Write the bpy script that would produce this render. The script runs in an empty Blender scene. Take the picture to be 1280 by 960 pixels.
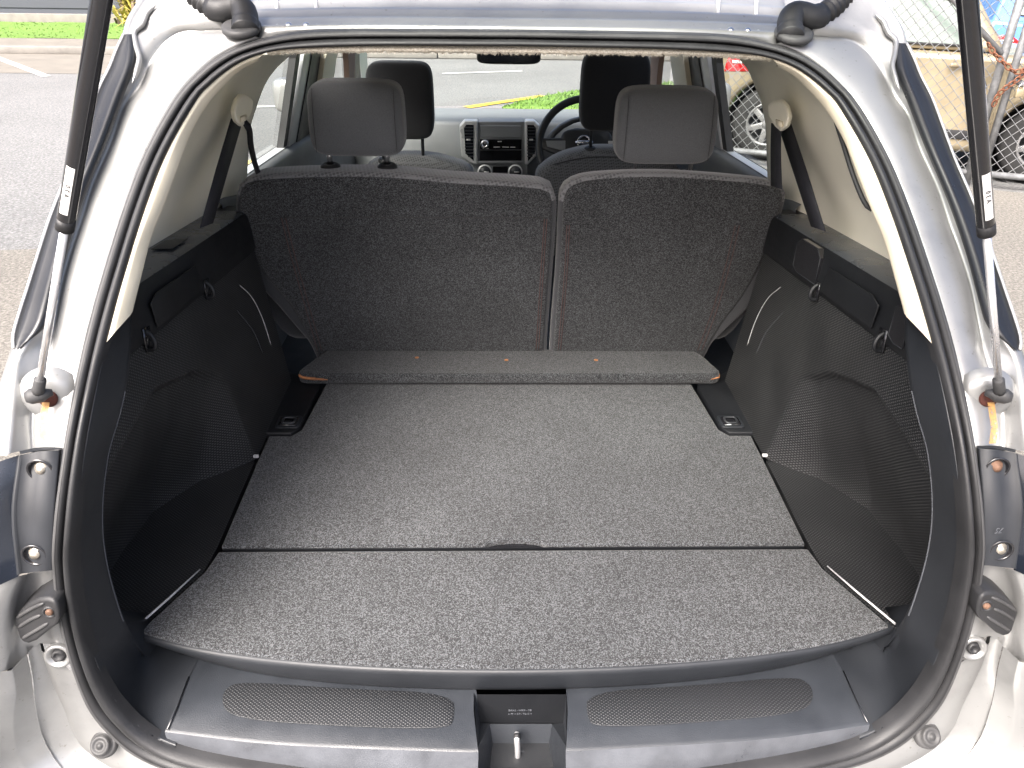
import bpy, bmesh, math, random
import numpy as np
from mathutils import Vector, Matrix
random.seed(7)
sc = bpy.context.scene
PI = math.pi
rad = math.radians

# ------------------------------------------------------------------ camera
FPX = 960.0                                   # focal length in photo pixels (photo 1280 x 960)
CAM = np.array([-.04, 0., 1.5])
def _cam(p, y, ro):
    P, Y, q = rad(p), rad(y), rad(ro)
    f = np.array([0, math.cos(P), -math.sin(P)]); u = np.array([0, math.sin(P), math.cos(P)]); r = np.array([1., 0, 0])
    r, u = r*math.cos(q)+u*math.sin(q), u*math.cos(q)-r*math.sin(q)
    Z = np.array([[math.cos(Y), -math.sin(Y), 0], [math.sin(Y), math.cos(Y), 0], [0, 0, 1]])
    return Z@r, Z@u, Z@f
CR, CU, CF = _cam(28.9, -1.6, .8)
cd = bpy.data.cameras.new('camera'); cam = bpy.data.objects.new('camera', cd)
sc.collection.objects.link(cam); sc.camera = cam
cd.sensor_width = 36; cd.lens = 36*FPX/1280; cd.clip_start = .02; cd.clip_end = 500
cam.matrix_world = Matrix(((CR[0], CU[0], -CF[0], CAM[0]), (CR[1], CU[1], -CF[1], CAM[1]), (CR[2], CU[2], -CF[2], CAM[2]), (0, 0, 0, 1)))

# ------------------------------------------------------------------ light
SUN_AZ, SUN_EL = 212, 50      # azimuth measured from +Y clockwise: veiled sun behind the camera
w = bpy.data.worlds.new('World'); sc.world = w; w.use_nodes = True
nt = w.node_tree; bg = nt.nodes['Background']
sky = nt.nodes.new('ShaderNodeTexSky'); sky.sky_type = 'NISHITA'; sky.sun_disc = False
sky.sun_elevation = rad(SUN_EL); sky.sun_rotation = rad(SUN_AZ); sky.air_density = .6; sky.dust_density = 8; sky.ozone_density = .8
nt.links.new(sky.outputs[0], bg.inputs[0]); bg.inputs[1].default_value = .15
sl = bpy.data.lights.new('sun', 'SUN'); sl.energy = 2.4; sl.angle = rad(40); sl.color = (1, .99, .98)
so = bpy.data.objects.new('sun', sl); sc.collection.objects.link(so)
_d = Vector((math.sin(rad(SUN_AZ))*math.cos(rad(SUN_EL)), math.cos(rad(SUN_AZ))*math.cos(rad(SUN_EL)), math.sin(rad(SUN_EL))))
so.rotation_euler = _d.to_track_quat('Z', 'Y').to_euler(); so.location = (-1, -6, 8)
sc.view_settings.view_transform = 'Standard'; sc.view_settings.look = 'None'
sc.view_settings.gamma = 1; sc.view_settings.use_curve_mapping = False
sc.view_settings.exposure = 1.9

# ------------------------------------------------------------------ measuring helpers (photo point -> real 3D point)
def ray(u, v): return CF + CR*(u-640)/FPX + CU*(480-v)/FPX
def PY(u, v, Y): d = ray(u, v); return CAM + d*(Y/d[1])
def PZ(u, v, z): d = ray(u, v); return CAM + d*((z-CAM[2])/d[2])
def PX(u, v, X): d = ray(u, v); return CAM + d*((X-CAM[0])/d[0])
_gz = np.arange(.2, 1.75, .005)
_gy = np.interp(_gz, [.2, .40, .51, .70, .92, 1.058, 1.21, 1.395, 1.75], [.65, .655, .66, .665, .69, .80, 1.0, 1.23, 1.66])
_k = 15; _gy = np.convolve(np.pad(_gy, _k, mode='edge'), np.ones(2*_k+1)/(2*_k+1), 'valid')
def g(x, z): return float(np.interp(z, _gz, _gy)) + .2*x*x      # the tailgate opening's surface Y(x, z)
def PA(u, v, off=0.):
    d = ray(u, v); lo, hi = .3, 2.4
    for _ in range(45):
        m = (lo+hi)/2; p = CAM+d*m
        if p[1]-g(p[0], p[2])-off > 0: hi = m
        else: lo = m
    return CAM+d*lo
T15 = math.tan(rad(15))
def PS(u, v, off=0.):                                            # rear seat-back plane
    d = ray(u, v); k = (1.752+off-(CAM[1]+(CAM[2]-.625)*T15))/(d[1]+d[2]*T15); return CAM+d*k
def xs(z): return .67-(z-.98)*.25                                # cabin side glass
def PSide(u, v, s):                                              # cabin side plane, s = -1 left / 1 right
    d = ray(u, v)                                                # s*x = .67-(z-.98)*.25
    k = (.67-(CAM[2]-.98)*.25 - s*CAM[0])/(s*d[0]+.25*d[2]); return CAM+d*k
def crom(P, n):
    P = [np.array(p, float) for p in P]
    P = [2*P[0]-P[1]]+P+[2*P[-1]-P[-2]]; out = []
    for i in range(1, len(P)-2):
        for k in range(8):
            t = k/8; a, b, c, d = P[i-1:i+3]
            out.append(.5*((2*b)+(c-a)*t+(2*a-5*b+4*c-d)*t*t+(3*b-a-3*c+d)*t**3))
    out.append(P[-2]); return resample(out, n)
def resample(P, n):
    P = np.array(P, float); s = np.concatenate([[0], np.cumsum(np.linalg.norm(np.diff(P, axis=0), axis=1))])
    t = np.linspace(0, s[-1], n); return [np.array([np.interp(q, s, P[:, k]) for k in range(P.shape[1])]) for q in t]

# ------------------------------------------------------------------ materials
MATS = {}
def nodes(name):
    m = bpy.data.materials.new(name); m.use_nodes = True; MATS[name] = m
    N = m.node_tree.nodes; L = m.node_tree.links; return m, N, L, N['Principled BSDF']
def tex(N, L, kind, scale, detail=2, rough=.5, coord='Object', rot=(0, 0, 0), sc3=(1, 1, 1)):
    tc = N.new('ShaderNodeTexCoord'); mp = N.new('ShaderNodeMapping'); L.new(tc.outputs[coord], mp.inputs[0])
    mp.inputs['Rotation'].default_value = rot; mp.inputs['Scale'].default_value = sc3
    t = N.new('ShaderNodeTexNoise' if kind == 'noise' else 'ShaderNodeTexVoronoi'); L.new(mp.outputs[0], t.inputs['Vector'])
    t.inputs['Scale'].default_value = scale
    if kind == 'noise': t.inputs['Detail'].default_value = detail; t.inputs['Roughness'].default_value = rough
    return t
def ramp(N, L, src, stops):
    r = N.new('ShaderNodeValToRGB'); L.new(src, r.inputs[0]); e = r.color_ramp.elements
    while len(e) < len(stops): e.new(.5)
    for q, (p, c) in zip(e, stops): q.position = p; q.color = (*c, 1) if len(c) == 3 else c
    return r
def bump(N, L, src, b, strength, dist, prev=None):
    u = N.new('ShaderNodeBump'); u.inputs['Strength'].default_value = strength; u.inputs['Distance'].default_value = dist
    L.new(src, u.inputs['Height'])
    if prev: L.new(prev.outputs[0], u.inputs['Normal'])
    L.new(u.outputs[0], b.inputs['Normal']); return u
def g3(v, t=(1, 1, 1)): return (v*t[0], v*t[1], v*t[2])
def plain(name, col, rough=.5, metal=0, coat=0, grain=0, gscale=400, var=.12, vscale=6, spec=.5):
    m, N, L, b = nodes(name)
    n = tex(N, L, 'noise', vscale, 5, .6)
    r = ramp(N, L, n.outputs[0], [(.3, g3(1-var, col)), (.7, g3(1+var, col))]); L.new(r.outputs[0], b.inputs['Base Color'])
    r2 = ramp(N, L, n.outputs[0], [(.3, g3(max(.03, rough-.1))), (.7, g3(min(1, rough+.1)))]); L.new(r2.outputs[0], b.inputs['Roughness'])
    b.inputs['Metallic'].default_value = metal; b.inputs['Coat Weight'].default_value = coat; b.inputs['Coat Roughness'].default_value = .08
    b.inputs['Specular IOR Level'].default_value = spec
    if grain: bump(N, L, tex(N, L, 'noise', gscale, 2).outputs[0], b, grain, .001)
    return m
# silver paint with grime
def paint(name, col):
    m, N, L, b = nodes(name)
    n = tex(N, L, 'noise', 9, 6, .65); n2 = tex(N, L, 'noise', 140, 3, .6)
    r = ramp(N, L, n.outputs[0], [(.25, g3(.80, col)), (.5, col), (.75, g3(1.06, col))])
    sp = ramp(N, L, n2.outputs[0], [(.25, (.45, .40, .33)), (.34, (1, 1, 1))])
    mx = N.new('ShaderNodeMixRGB'); mx.blend_type = 'MULTIPLY'; mx.inputs[0].default_value = .55
    L.new(r.outputs[0], mx.inputs[1]); L.new(sp.outputs[0], mx.inputs[2]); L.new(mx.outputs[0], b.inputs['Base Color'])
    rr = ramp(N, L, n.outputs[0], [(.3, g3(.28)), (.7, g3(.48))]); L.new(rr.outputs[0], b.inputs['Roughness'])
    b.inputs['Metallic'].default_value = .55; b.inputs['Coat Weight'].default_value = .5; b.inputs['Coat Roughness'].default_value = .12
    bump(N, L, tex(N, L, 'noise', 30, 3).outputs[0], b, .02, .003)
    return m
paint('silver_paint', (.295, .297, .293))
plain('silver_plain', (.40, .40, .40), .4, .4)
# carpet: short fibres, light and dark
def carpet(name, dark, mid, light, sc_=660):
    m, N, L, b = nodes(name)
    v1 = tex(N, L, 'vor', sc_, sc3=(1, 1, 1)); v2 = tex(N, L, 'vor', sc_*2.1); n3 = tex(N, L, 'noise', sc_*.35, 3, .7); n2 = tex(N, L, 'noise', 5, 4, .6)
    # fibre tone: random per tuft, two sizes, plus soft clumping
    h1 = N.new('ShaderNodeSeparateColor'); L.new(v1.outputs['Color'], h1.inputs[0]); h2 = N.new('ShaderNodeSeparateColor'); L.new(v2.outputs['Color'], h2.inputs[0])
    a1 = N.new('ShaderNodeMath'); a1.operation = 'MULTIPLY_ADD'; L.new(h1.outputs[0], a1.inputs[0]); a1.inputs[1].default_value = .52
    a2 = N.new('ShaderNodeMath'); a2.operation = 'MULTIPLY_ADD'; L.new(h2.outputs[1], a2.inputs[0]); a2.inputs[1].default_value = .34; L.new(a2.outputs[0], a1.inputs[2])
    a3 = N.new('ShaderNodeMath'); a3.operation = 'MULTIPLY'; L.new(n3.outputs[0], a3.inputs[0]); a3.inputs[1].default_value = .14; L.new(a3.outputs[0], a2.inputs[2])
    r = ramp(N, L, a1.outputs[0], [(.26, g3(dark)), (.5, g3(mid, (.95, 1.0, 1.07))), (.76, g3(light, (.96, 1., 1.05)))])
    r2 = ramp(N, L, n2.outputs[0], [(.3, g3(.80)), (.7, g3(1.12))])
    mx = N.new('ShaderNodeMixRGB'); mx.blend_type = 'MULTIPLY'; mx.inputs[0].default_value = 1
    L.new(r.outputs[0], mx.inputs[1]); L.new(r2.outputs[0], mx.inputs[2]); L.new(mx.outputs[0], b.inputs['Base Color'])
    b.inputs['Roughness'].default_value = .95; b.inputs['Specular IOR Level'].default_value = .1
    b.inputs['Sheen Weight'].default_value = .15; b.inputs['Sheen Roughness'].default_value = .6
    bump(N, L, a1.outputs[0], b, .5, .0015)
    return m
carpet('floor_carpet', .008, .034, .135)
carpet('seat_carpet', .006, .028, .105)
carpet('headlining_felt', .5, .6, .72, 500)
for nd in MATS['headlining_felt'].node_tree.nodes:
    if nd.type == 'VALTORGB' and len(nd.color_ramp.elements) == 3:
        for q, c in zip(nd.color_ramp.elements, [(.50, .44, .34), (.64, .58, .47), (.78, .73, .62)]): q.color = (*c, 1)
# moulded plastic, plain and with dot grain
plain('black_plastic', (.0060, .0068, .0085), .5, 0, 0, .25, 900, .15, 7)
plain('grey_plastic', (.0145, .0165, .020), .48, 0, 0, .25, 900, .15, 7)
plain('sill_plastic', (.023, .026, .031), .42, 0, 0, .3, 700, .2, 12)
def grain(name, axes, rotz=0, pitch=200, base=.016, dot=.09, size=.30):
    m, N, L, b = nodes(name)
    tc = N.new('ShaderNodeTexCoord'); sp = N.new('ShaderNodeSeparateXYZ'); L.new(tc.outputs['Object'], sp.inputs[0])
    cb = N.new('ShaderNodeCombineXYZ')
    for k, a in enumerate(axes): L.new(sp.outputs[a], cb.inputs[k])
    mp = N.new('ShaderNodeMapping'); L.new(cb.outputs[0], mp.inputs[0]); mp.inputs['Rotation'].default_value = (0, 0, rad(rotz)); mp.inputs['Scale'].default_value = (1, 1.25, 1)
    v = N.new('ShaderNodeTexVoronoi'); v.voronoi_dimensions = '2D'; v.inputs['Randomness'].default_value = .06; v.inputs['Scale'].default_value = pitch
    L.new(mp.outputs[0], v.inputs['Vector'])
    r = ramp(N, L, v.outputs['Distance'], [(size-.12, (1, 1, 1)), (size+.12, (0, 0, 0))])
    n = tex(N, L, 'noise', 9, 4); mx = N.new('ShaderNodeMath'); mx.operation = 'MULTIPLY'; L.new(r.outputs[0], mx.inputs[0])
    rn = ramp(N, L, n.outputs[0], [(.3, g3(.45)), (.7, g3(1))]); L.new(rn.outputs[0], mx.inputs[1])
    c = ramp(N, L, mx.outputs[0], [(0, g3(base, (.9, 1, 1.18))), (1, g3(dot))]); L.new(c.outputs[0], b.inputs['Base Color'])  # glints on the raised dots put into the colour as paler specks
    b.inputs['Roughness'].default_value = .5
    bump(N, L, r.outputs[0], b, .6, .0012)
    return m
plain('ledge_plastic_lit', (.045, .052, .062), .28, 0, 0, .2, 900, .2, 9)  # ledge top: bluish sky reflection put into a lighter base colour
m_ = plain('rust_stain', (.42, .23, .07), .6, .1, 0, 0, 0, .3, 60); N_ = m_.node_tree.nodes
rr_ = ramp(N_, m_.node_tree.links, tex(N_, m_.node_tree.links, 'noise', 170, 4, .7).outputs[0], [(.30, (0, 0, 0)), (.52, (.9, .9, .9))]); m_.node_tree.links.new(rr_.outputs[0], N_['Principled BSDF'].inputs['Alpha'])
grain('wall_grain', (1, 2), 45, 190, .0055, .10, .26)
grain('tray_grain', (0, 1), 45, 190, .0055, .06, .25)
grain('insert_grain', (0, 1), 45, 220, .012, .05, .25)
plain('rubber', (.015, .0152, .0165), .55, 0, 0, .2, 500, .3, 14)
plain('rubber_grey', (.042, .042, .043), .6, 0, 0, .2, 500, .3, 20)
plain('beige_plastic', (.80, .73, .57), .55, 0, 0, .12, 900, .05, 4)
plain('beige_light', (.90, .86, .72), .5, 0, 0, .12, 900, .05, 4)
plain('lamp_dark', (.011, .014, .021), .25, 0, .3, 0, 0, .2, 8)
plain('lamp_frame', (.016, .018, .022), .55, 0, 0, .1, 700, .2, 12)
plain('gloss_black', (.01, .01, .012), .12, 0, .6)
plain('band_black', (.009, .010, .012), .35)
plain('sill_sheen', (.075, .08, .09), .35, 0, 0, .3, 500, .25, 18)  # slanted sill face: sky reflection put into a paler grey
plain('chrome', (.75, .75, .76), .15, 1)
plain('steel_rod', (.82, .82, .83), .25, .7)
plain('bolt_metal', (.36, .33, .28), .45, .7, 0, .3, 300, .4, 90)
plain('bolt_rusty', (.15, .085, .055), .65, .4, 0, .3, 300, .4, 90)
plain('rust', (.075, .022, .015), .85, 0, 0, .6, 300, .5, 120)
plain('rust_orange', (.36, .15, .06), .9, 0, 0, .6, 200, .4, 100)
plain('belt_web', (.012, .0125, .018), .7, 0, 0, .5, 700)
plain('belt_brown', (.20, .13, .10), .8, 0, 0, .5, 700)
plain('sticker_white', (.75, .74, .72), .5)
plain('print_black', (.02, .02, .02), .6)
plain('print_grey', (.075, .08, .09), .6)
plain('seam_thread', (.075, .045, .042), .9)
plain('scuff_white', (.42, .42, .42), .8, 0, 0, 0, 0, .3, 200)
plain('dash_grey', (.24, .25, .255), .5, 0, 0, .3, 600, .08, 4)
plain('dash_top', (.17, .18, .185), .6, 0, 0, .3, 600, .08, 4)
plain('dash_dark', (.03, .032, .035), .4, 0, 0, .2, 600)
plain('vent_silver', (.72, .72, .70), .35, .3)
plain('door_grey', (.10, .105, .11), .55, 0, 0, .2, 600)
plain('pillar_grey', (.42, .43, .44), .4, .2)
plain('red_lens', (.45, .01, .012), .15, 0, .6)
plain('tyre', (.02, .02, .02), .85, 0, 0, .5, 60)
plain('alloy', (.32, .32, .32), .35, .7)
plain('champagne_paint', (.28, .235, .155), .35, .25, .5)
plain('blue_paint', (.10, .22, .50), .3, .2, .5)
plain('white_paint', (.75, .75, .75), .3, 0, .5)
plain('dark_glass', (.17, .21, .19), .06, 0, .5)
plain('galvanised', (.20, .205, .21), .5, .5, 0, .3, 300, .25, 30)
plain('chain_rust', (.13, .05, .025), .8, .2, 0, .6, 200, .5, 60)
plain('brass', (.45, .38, .25), .4, .7)
plain('wall_clad', (.05, .055, .07), .7, var=.06)
plain('concrete', (.135, .124, .105), .85, 0, 0, .6, 60, .15, 3)
plain('kerb_concrete', (.16, .15, .135), .85, 0, 0, .6, 60, .2, 5)
plain('line_white', (.5, .5, .48), .7, 0, 0, .4, 80, .15, 6)
plain('line_yellow', (.5, .34, .04), .7, 0, 0, .4, 80, .2, 6)
plain('leaf_yellow', (.32, .27, .06), .6, 0, 0, 0, 0, .35, 4)
plain('leaf_green', (.07, .13, .03), .6, 0, 0, 0, 0, .35, 4)
plain('bark', (.12, .09, .06), .9)
def fabric(name, a, b_, pitch, base_rot=0, woven=False):
    m, N, L, b = nodes(name)
    tc = N.new('ShaderNodeTexCoord'); mp = N.new('ShaderNodeMapping'); L.new(tc.outputs['Object'], mp.inputs[0])
    mp.inputs['Rotation'].default_value = (rad(35), rad(20), rad(base_rot))
    n = tex(N, L, 'noise', 900, 2, .7)
    if woven:
        r = ramp(N, L, n.outputs[0], [(.3, a), (.7, b_)])
    else:
        v = N.new('ShaderNodeTexVoronoi'); v.inputs['Randomness'].default_value = .08; v.inputs['Scale'].default_value = pitch
        L.new(mp.outputs[0], v.inputs['Vector'])
        r = ramp(N, L, v.outputs['Distance'], [(.28, a), (.52, b_)])
        bump(N, L, v.outputs['Distance'], b, .35, .002)
    L.new(r.outputs[0], b.inputs['Base Color']); b.inputs['Roughness'].default_value = .9; b.inputs['Specular IOR Level'].default_value = .15
    b.inputs['Sheen Weight'].default_value = .3
    if woven: bump(N, L, n.outputs[0], b, .4, .0015)
    return m
fabric('seat_pattern', (.075, .077, .081), (.15, .152, .158), 130)
fabric('seat_weave', (.062, .065, .070), (.116, .120, .127), 0, 0, True)
fabric('seat_side', (.030, .031, .034), (.060, .062, .067), 0, 0, True)
fabric('seat_weave_dark', (.012, .012, .014), (.03, .03, .033), 0, 0, True)
def ground(name, stops, scale, bmp, big=None):
    m, N, L, b = nodes(name); n = tex(N, L, 'noise', scale, 6, .8); r = ramp(N, L, n.outputs[0], stops)
    n2 = tex(N, L, 'noise', .35, 4, .6); r2 = ramp(N, L, n2.outputs[0], [(.3, g3(.82)), (.7, g3(1.14))])
    mx = N.new('ShaderNodeMixRGB'); mx.blend_type = 'MULTIPLY'; mx.inputs[0].default_value = 1
    L.new(r.outputs[0], mx.inputs[1]); L.new(r2.outputs[0], mx.inputs[2]); L.new(mx.outputs[0], b.inputs['Base Color'])
    b.inputs['Roughness'].default_value = .9; bump(N, L, n.outputs[0], b, .8, bmp); return m
ground('asphalt', [(.34, (.06, .06, .06)), (.5, (.125, .126, .124)), (.66, (.24, .241, .236))], 55, .01)
ground('gravel_tan', [(.34, (.05, .045, .039)), (.5, (.138, .129, .113)), (.66, (.27, .255, .225))], 60, .012)
ground('grass', [(.3, (.05, .095, .012)), (.5, (.085, .165, .022)), (.7, (.13, .225, .04))], 9, .006)
def glass(name, tint, refl=.10):
    m, N, L, b = nodes(name); out = N['Material Output']; N.remove(b)
    t = N.new('ShaderNodeBsdfTransparent'); t.inputs[0].default_value = (*tint, 1)
    gl = N.new('ShaderNodeBsdfGlossy'); gl.inputs['Roughness'].default_value = .02
    lw = N.new('ShaderNodeLayerWeight'); lw.inputs[0].default_value = .5
    pw = N.new('ShaderNodeMath'); pw.operation = 'POWER'; L.new(lw.outputs['Facing'], pw.inputs[0]); pw.inputs[1].default_value = 5
    sc_ = N.new('ShaderNodeMath'); sc_.operation = 'MULTIPLY_ADD'; L.new(pw.outputs[0], sc_.inputs[0]); sc_.inputs[1].default_value = .9; sc_.inputs[2].default_value = .04
    mx = N.new('ShaderNodeMixShader'); L.new(sc_.outputs[0], mx.inputs[0]); L.new(t.outputs[0], mx.inputs[1]); L.new(gl.outputs[0], mx.inputs[2])
    L.new(mx.outputs[0], out.inputs[0]); return m
glass('window_glass', (.86, .91, .88))
glass('clear_lens', (.9, .9, .9))

# ------------------------------------------------------------------ mesh helpers
col = sc.collection
CARLOC = Vector((0, 2.6, 0))
def tag(o, label=None, cat=None, group=None, kind=None):
    for k, v in (('label', label), ('category', cat), ('group', group), ('kind', kind)):
        if v: o[k] = v
    return o
def empty(name, loc, label, cat, group=None):
    o = bpy.data.objects.new(name, None); o.location = loc; o.empty_display_size = .3; col.objects.link(o); return tag(o, label, cat, group)
def put(o, parent):
    if parent is not None:
        o.parent = parent
        o.matrix_parent_inverse = Matrix.Translation(parent.location).inverted() if parent.type == 'EMPTY' else Matrix.Identity(4)
    return o
def mk(name, V, Fc, mat, parent=None, smooth=True, bevel=0, seg=2, sub=0, solid=0, auto=None, mirror=False):
    V = [(-float(p[0]) if mirror else float(p[0]), float(p[1]), float(p[2])) for p in V]
    if mirror: Fc = [tuple(reversed(f)) for f in Fc]
    me = bpy.data.meshes.new(name); me.from_pydata(V, [], Fc); me.validate()
    o = bpy.data.objects.new(name, me); col.objects.link(o); me.materials.append(MATS[mat])
    bm = bmesh.new(); bm.from_mesh(me); bmesh.ops.remove_doubles(bm, verts=bm.verts, dist=1e-5); bmesh.ops.recalc_face_normals(bm, faces=bm.faces); bm.to_mesh(me); bm.free()
    if smooth: me.shade_smooth()
    if solid: md = o.modifiers.new('s', 'SOLIDIFY'); md.thickness = solid; md.offset = 0
    if sub: md = o.modifiers.new('u', 'SUBSURF'); md.levels = sub; md.render_levels = sub
    if bevel:
        md = o.modifiers.new('b', 'BEVEL'); md.width = bevel; md.segments = seg; md.limit_method = 'ANGLE'; md.angle_limit = rad(35)
        md.harden_normals = False
    if smooth and auto is None and bevel:
        pass
    return put(o, parent)
def sharp(o, ang=35):
    o.data.set_sharp_from_angle(angle=rad(ang)); return o
def loft(lines, closed=False):
    n = len(lines[0]); V = [p for l in lines for p in l]; Fc = []
    for i in range(len(lines)-1):
        for j in range(n if closed else n-1):
            a = i*n+j; b = i*n+(j+1) % n; Fc.append((a, b, b+n, a+n))
    return V, Fc
def merge(*parts):
    V, Fc = [], []
    for v, f in parts:
        k = len(V); V += list(v); Fc += [tuple(i+k for i in q) for q in f]
    return V, Fc
def box(c, s, R=None):
    c = np.array(c, float); V = []
    for z in (-1, 1):
        for y in (-1, 1):
            for x in (-1, 1):
                p = np.array([x*s[0]/2, y*s[1]/2, z*s[2]/2]); V.append(c+(R@p if R is not None else p))
    return V, [(0, 2, 3, 1), (4, 5, 7, 6), (0, 1, 5, 4), (2, 6, 7, 3), (0, 4, 6, 2), (1, 3, 7, 5)]
def frame(t, up=(0, 0, 1)):
    t = np.array(t, float); t /= np.linalg.norm(t); up = np.array(up, float)
    if abs(t@up) > .95: up = np.array([0, 1., 0])
    a = np.cross(up, t); a /= np.linalg.norm(a); return a, np.cross(t, a), t
def tube(P, r, n=10, cap=True, closed=False):
    P = [np.array(p, float) for p in P]; rs = r if hasattr(r, '__len__') else [r]*len(P); V, Fc = [], []
    a0 = None
    for i, p in enumerate(P):
        t = (P[(i+1) % len(P)]-P[i-1]) if closed else P[min(i+1, len(P)-1)]-P[max(i-1, 0)]
        t = t/np.linalg.norm(t)
        if a0 is None: a0, _, _ = frame(t)
        a = a0-t*(a0@t); a /= np.linalg.norm(a); a0 = a; b = np.cross(t, a)
        for k in range(n): V.append(p+rs[i]*(math.cos(2*PI*k/n)*a+math.sin(2*PI*k/n)*b))
    m = len(P)
    for i in range(m if closed else m-1):
        for k in range(n): Fc.append((i*n+k, i*n+(k+1) % n, ((i+1) % m)*n+(k+1) % n, ((i+1) % m)*n+k))
    if cap and not closed: Fc.append(tuple(range(n-1, -1, -1))); Fc.append(tuple((m-1)*n+k for k in range(n)))
    return V, Fc
def lathe(c, axis, prof, n=20):                                  # prof: (radius, height along axis)
    a, b, t = frame(axis); c = np.array(c, float); V = []; Fc = []
    for r, h in prof:
        for k in range(n): V.append(c+t*h+max(r, 1e-5)*(math.cos(2*PI*k/n)*a+math.sin(2*PI*k/n)*b))
    for i in range(len(prof)-1):
        for k in range(n): Fc.append((i*n+k, i*n+(k+1) % n, (i+1)*n+(k+1) % n, (i+1)*n+k))
    return V, Fc
def cushion(size, p=7, n=10, fn=None):
    idx = {}; V = []; Fc = []
    def add(q):
        k = tuple(np.round(q, 6))
        if k not in idx:
            idx[k] = len(V); l = (abs(q[0])**p+abs(q[1])**p+abs(q[2])**p)**(1/p); r = np.array(q)/l
            r = r*np.array(size)/2; V.append(np.array(fn(r)) if fn else r)
        return idx[k]
    for ax in range(3):
        for sg in (-1, 1):
            for i in range(n):
                for j in range(n):
                    c = []
                    for di, dj in ((0, 0), (1, 0), (1, 1), (0, 1)):
                        q = [0, 0, 0]; q[ax] = sg; q[(ax+1) % 3] = math.sin((2*(i+di)/n-1)*PI/2)*1; q[(ax+2) % 3] = math.sin((2*(j+dj)/n-1)*PI/2)*1; c.append(add(q))
                    Fc.append(tuple(c) if sg > 0 else tuple(reversed(c)))
    return V, Fc
def prism(poly, dvec):                                           # planar polygon swept along dvec
    n = len(poly); d = np.array(dvec, float); V = [np.array(p) for p in poly]+[np.array(p)+d for p in poly]
    return V, [tuple(range(n)), tuple(range(2*n-1, n-1, -1))]+[(i, i+n, (i+1) % n+n, (i+1) % n) for i in range(n)]
def offset_poly(poly, d):                                        # 2D polygon outward offset
    P = np.array(poly, float); n = len(P); A = sum(P[i][0]*P[(i+1) % n][1]-P[(i+1) % n][0]*P[i][1] for i in range(n)); sg = 1 if A > 0 else -1; out = []
    for i in range(n):
        e1 = P[i]-P[i-1]; e2 = P[(i+1) % n]-P[i]; e1 /= np.linalg.norm(e1); e2 /= np.linalg.norm(e2)
        n1 = np.array([e1[1], -e1[0]])*sg; n2 = np.array([e2[1], -e2[0]])*sg; b = n1+n2; b /= np.linalg.norm(b); out.append(P[i]+b*d/max(.5, b@n1))
    return out
def chaikin(P, n=2):
    P = [np.array(p, float) for p in P]
    for _ in range(n): P = [q for i in range(len(P)) for q in (P[i]*.75+P[(i+1) % len(P)]*.25, P[i]*.25+P[(i+1) % len(P)]*.75)]
    return P
def rrect(x0, x1, y0, y1, r, n=4):
    out = []
    for cx, cy, a in ((x1-r, y1-r, 0), (x0+r, y1-r, 90), (x0+r, y0+r, 180), (x1-r, y0+r, 270)):
        for k in range(n+1): t = rad(a+90*k/n); out.append((cx+r*math.cos(t), cy+r*math.sin(t)))
    return out
def txt(name, body, size, M, mat, parent, ext=.0003):
    cu = bpy.data.curves.new(name, 'FONT'); cu.body = body; cu.size = size; cu.extrude = ext; cu.align_x = 'CENTER'; cu.align_y = 'CENTER'; cu.resolution_u = 2
    t = bpy.data.objects.new(name, cu); col.objects.link(t); dg = bpy.context.evaluated_depsgraph_get(); me = bpy.data.meshes.new_from_object(t.evaluated_get(dg)); bpy.data.objects.remove(t)
    me.transform(M); me.materials.clear(); me.materials.append(MATS[mat]); o = bpy.data.objects.new(name, me); col.objects.link(o); return put(o, parent)
def basis(o, ex, ey):                                            # matrix with local x, y along ex, ey at o
    ex = Vector(ex).normalized(); ey = Vector(ey); ey = (ey-ex*ey.dot(ex)).normalized(); ez = ex.cross(ey)
    return Matrix(((ex.x, ey.x, ez.x, o[0]), (ex.y, ey.y, ez.y, o[1]), (ex.z, ey.z, ez.z, o[2]), (0, 0, 0, 1)))
SIDES = ((-1, False), (1, True))                                 # left side is measured, right side mirrors it

# ================================================================== setting
def sheet(name, poly, z, mat):
    V = [(x, y, z) for x, y in poly]; return tag(mk(name, V, [tuple(range(len(V)))], mat, None, False), kind='structure')
sheet('ground', [(-150, -150), (150, -150), (150, 150), (-150, 150)], -.012, 'asphalt')
sheet('road', [(-40, 4.35), (-2.9, 4.28), (-2.0, 4.6), (.2, 4.9), (1.2, 5.2), (2.0, 6.75), (1.6, 8), (1.6, 14.2), (-40, 13.6)], -.004, 'asphalt')
sheet('gravel_verge', [(-9, -4), (-1.2, -4), (-1.2, 4.4), (-2.5, 4.36), (-3.4, 4.24), (-5, 4.45), (-7, 4.3), (-9, 4.45)], 0, 'gravel_tan')
sheet('driveway_apron', [(.9, -4), (9, -4), (9, 5.2), (3.98, 5.72), (.9, 7.1)], 0, 'gravel_tan')
sheet('parking_bay', [(-40, 11.9), (-3.6, 11.9), (-3.6, 14.4), (-40, 14.3)], .0, 'concrete')
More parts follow.
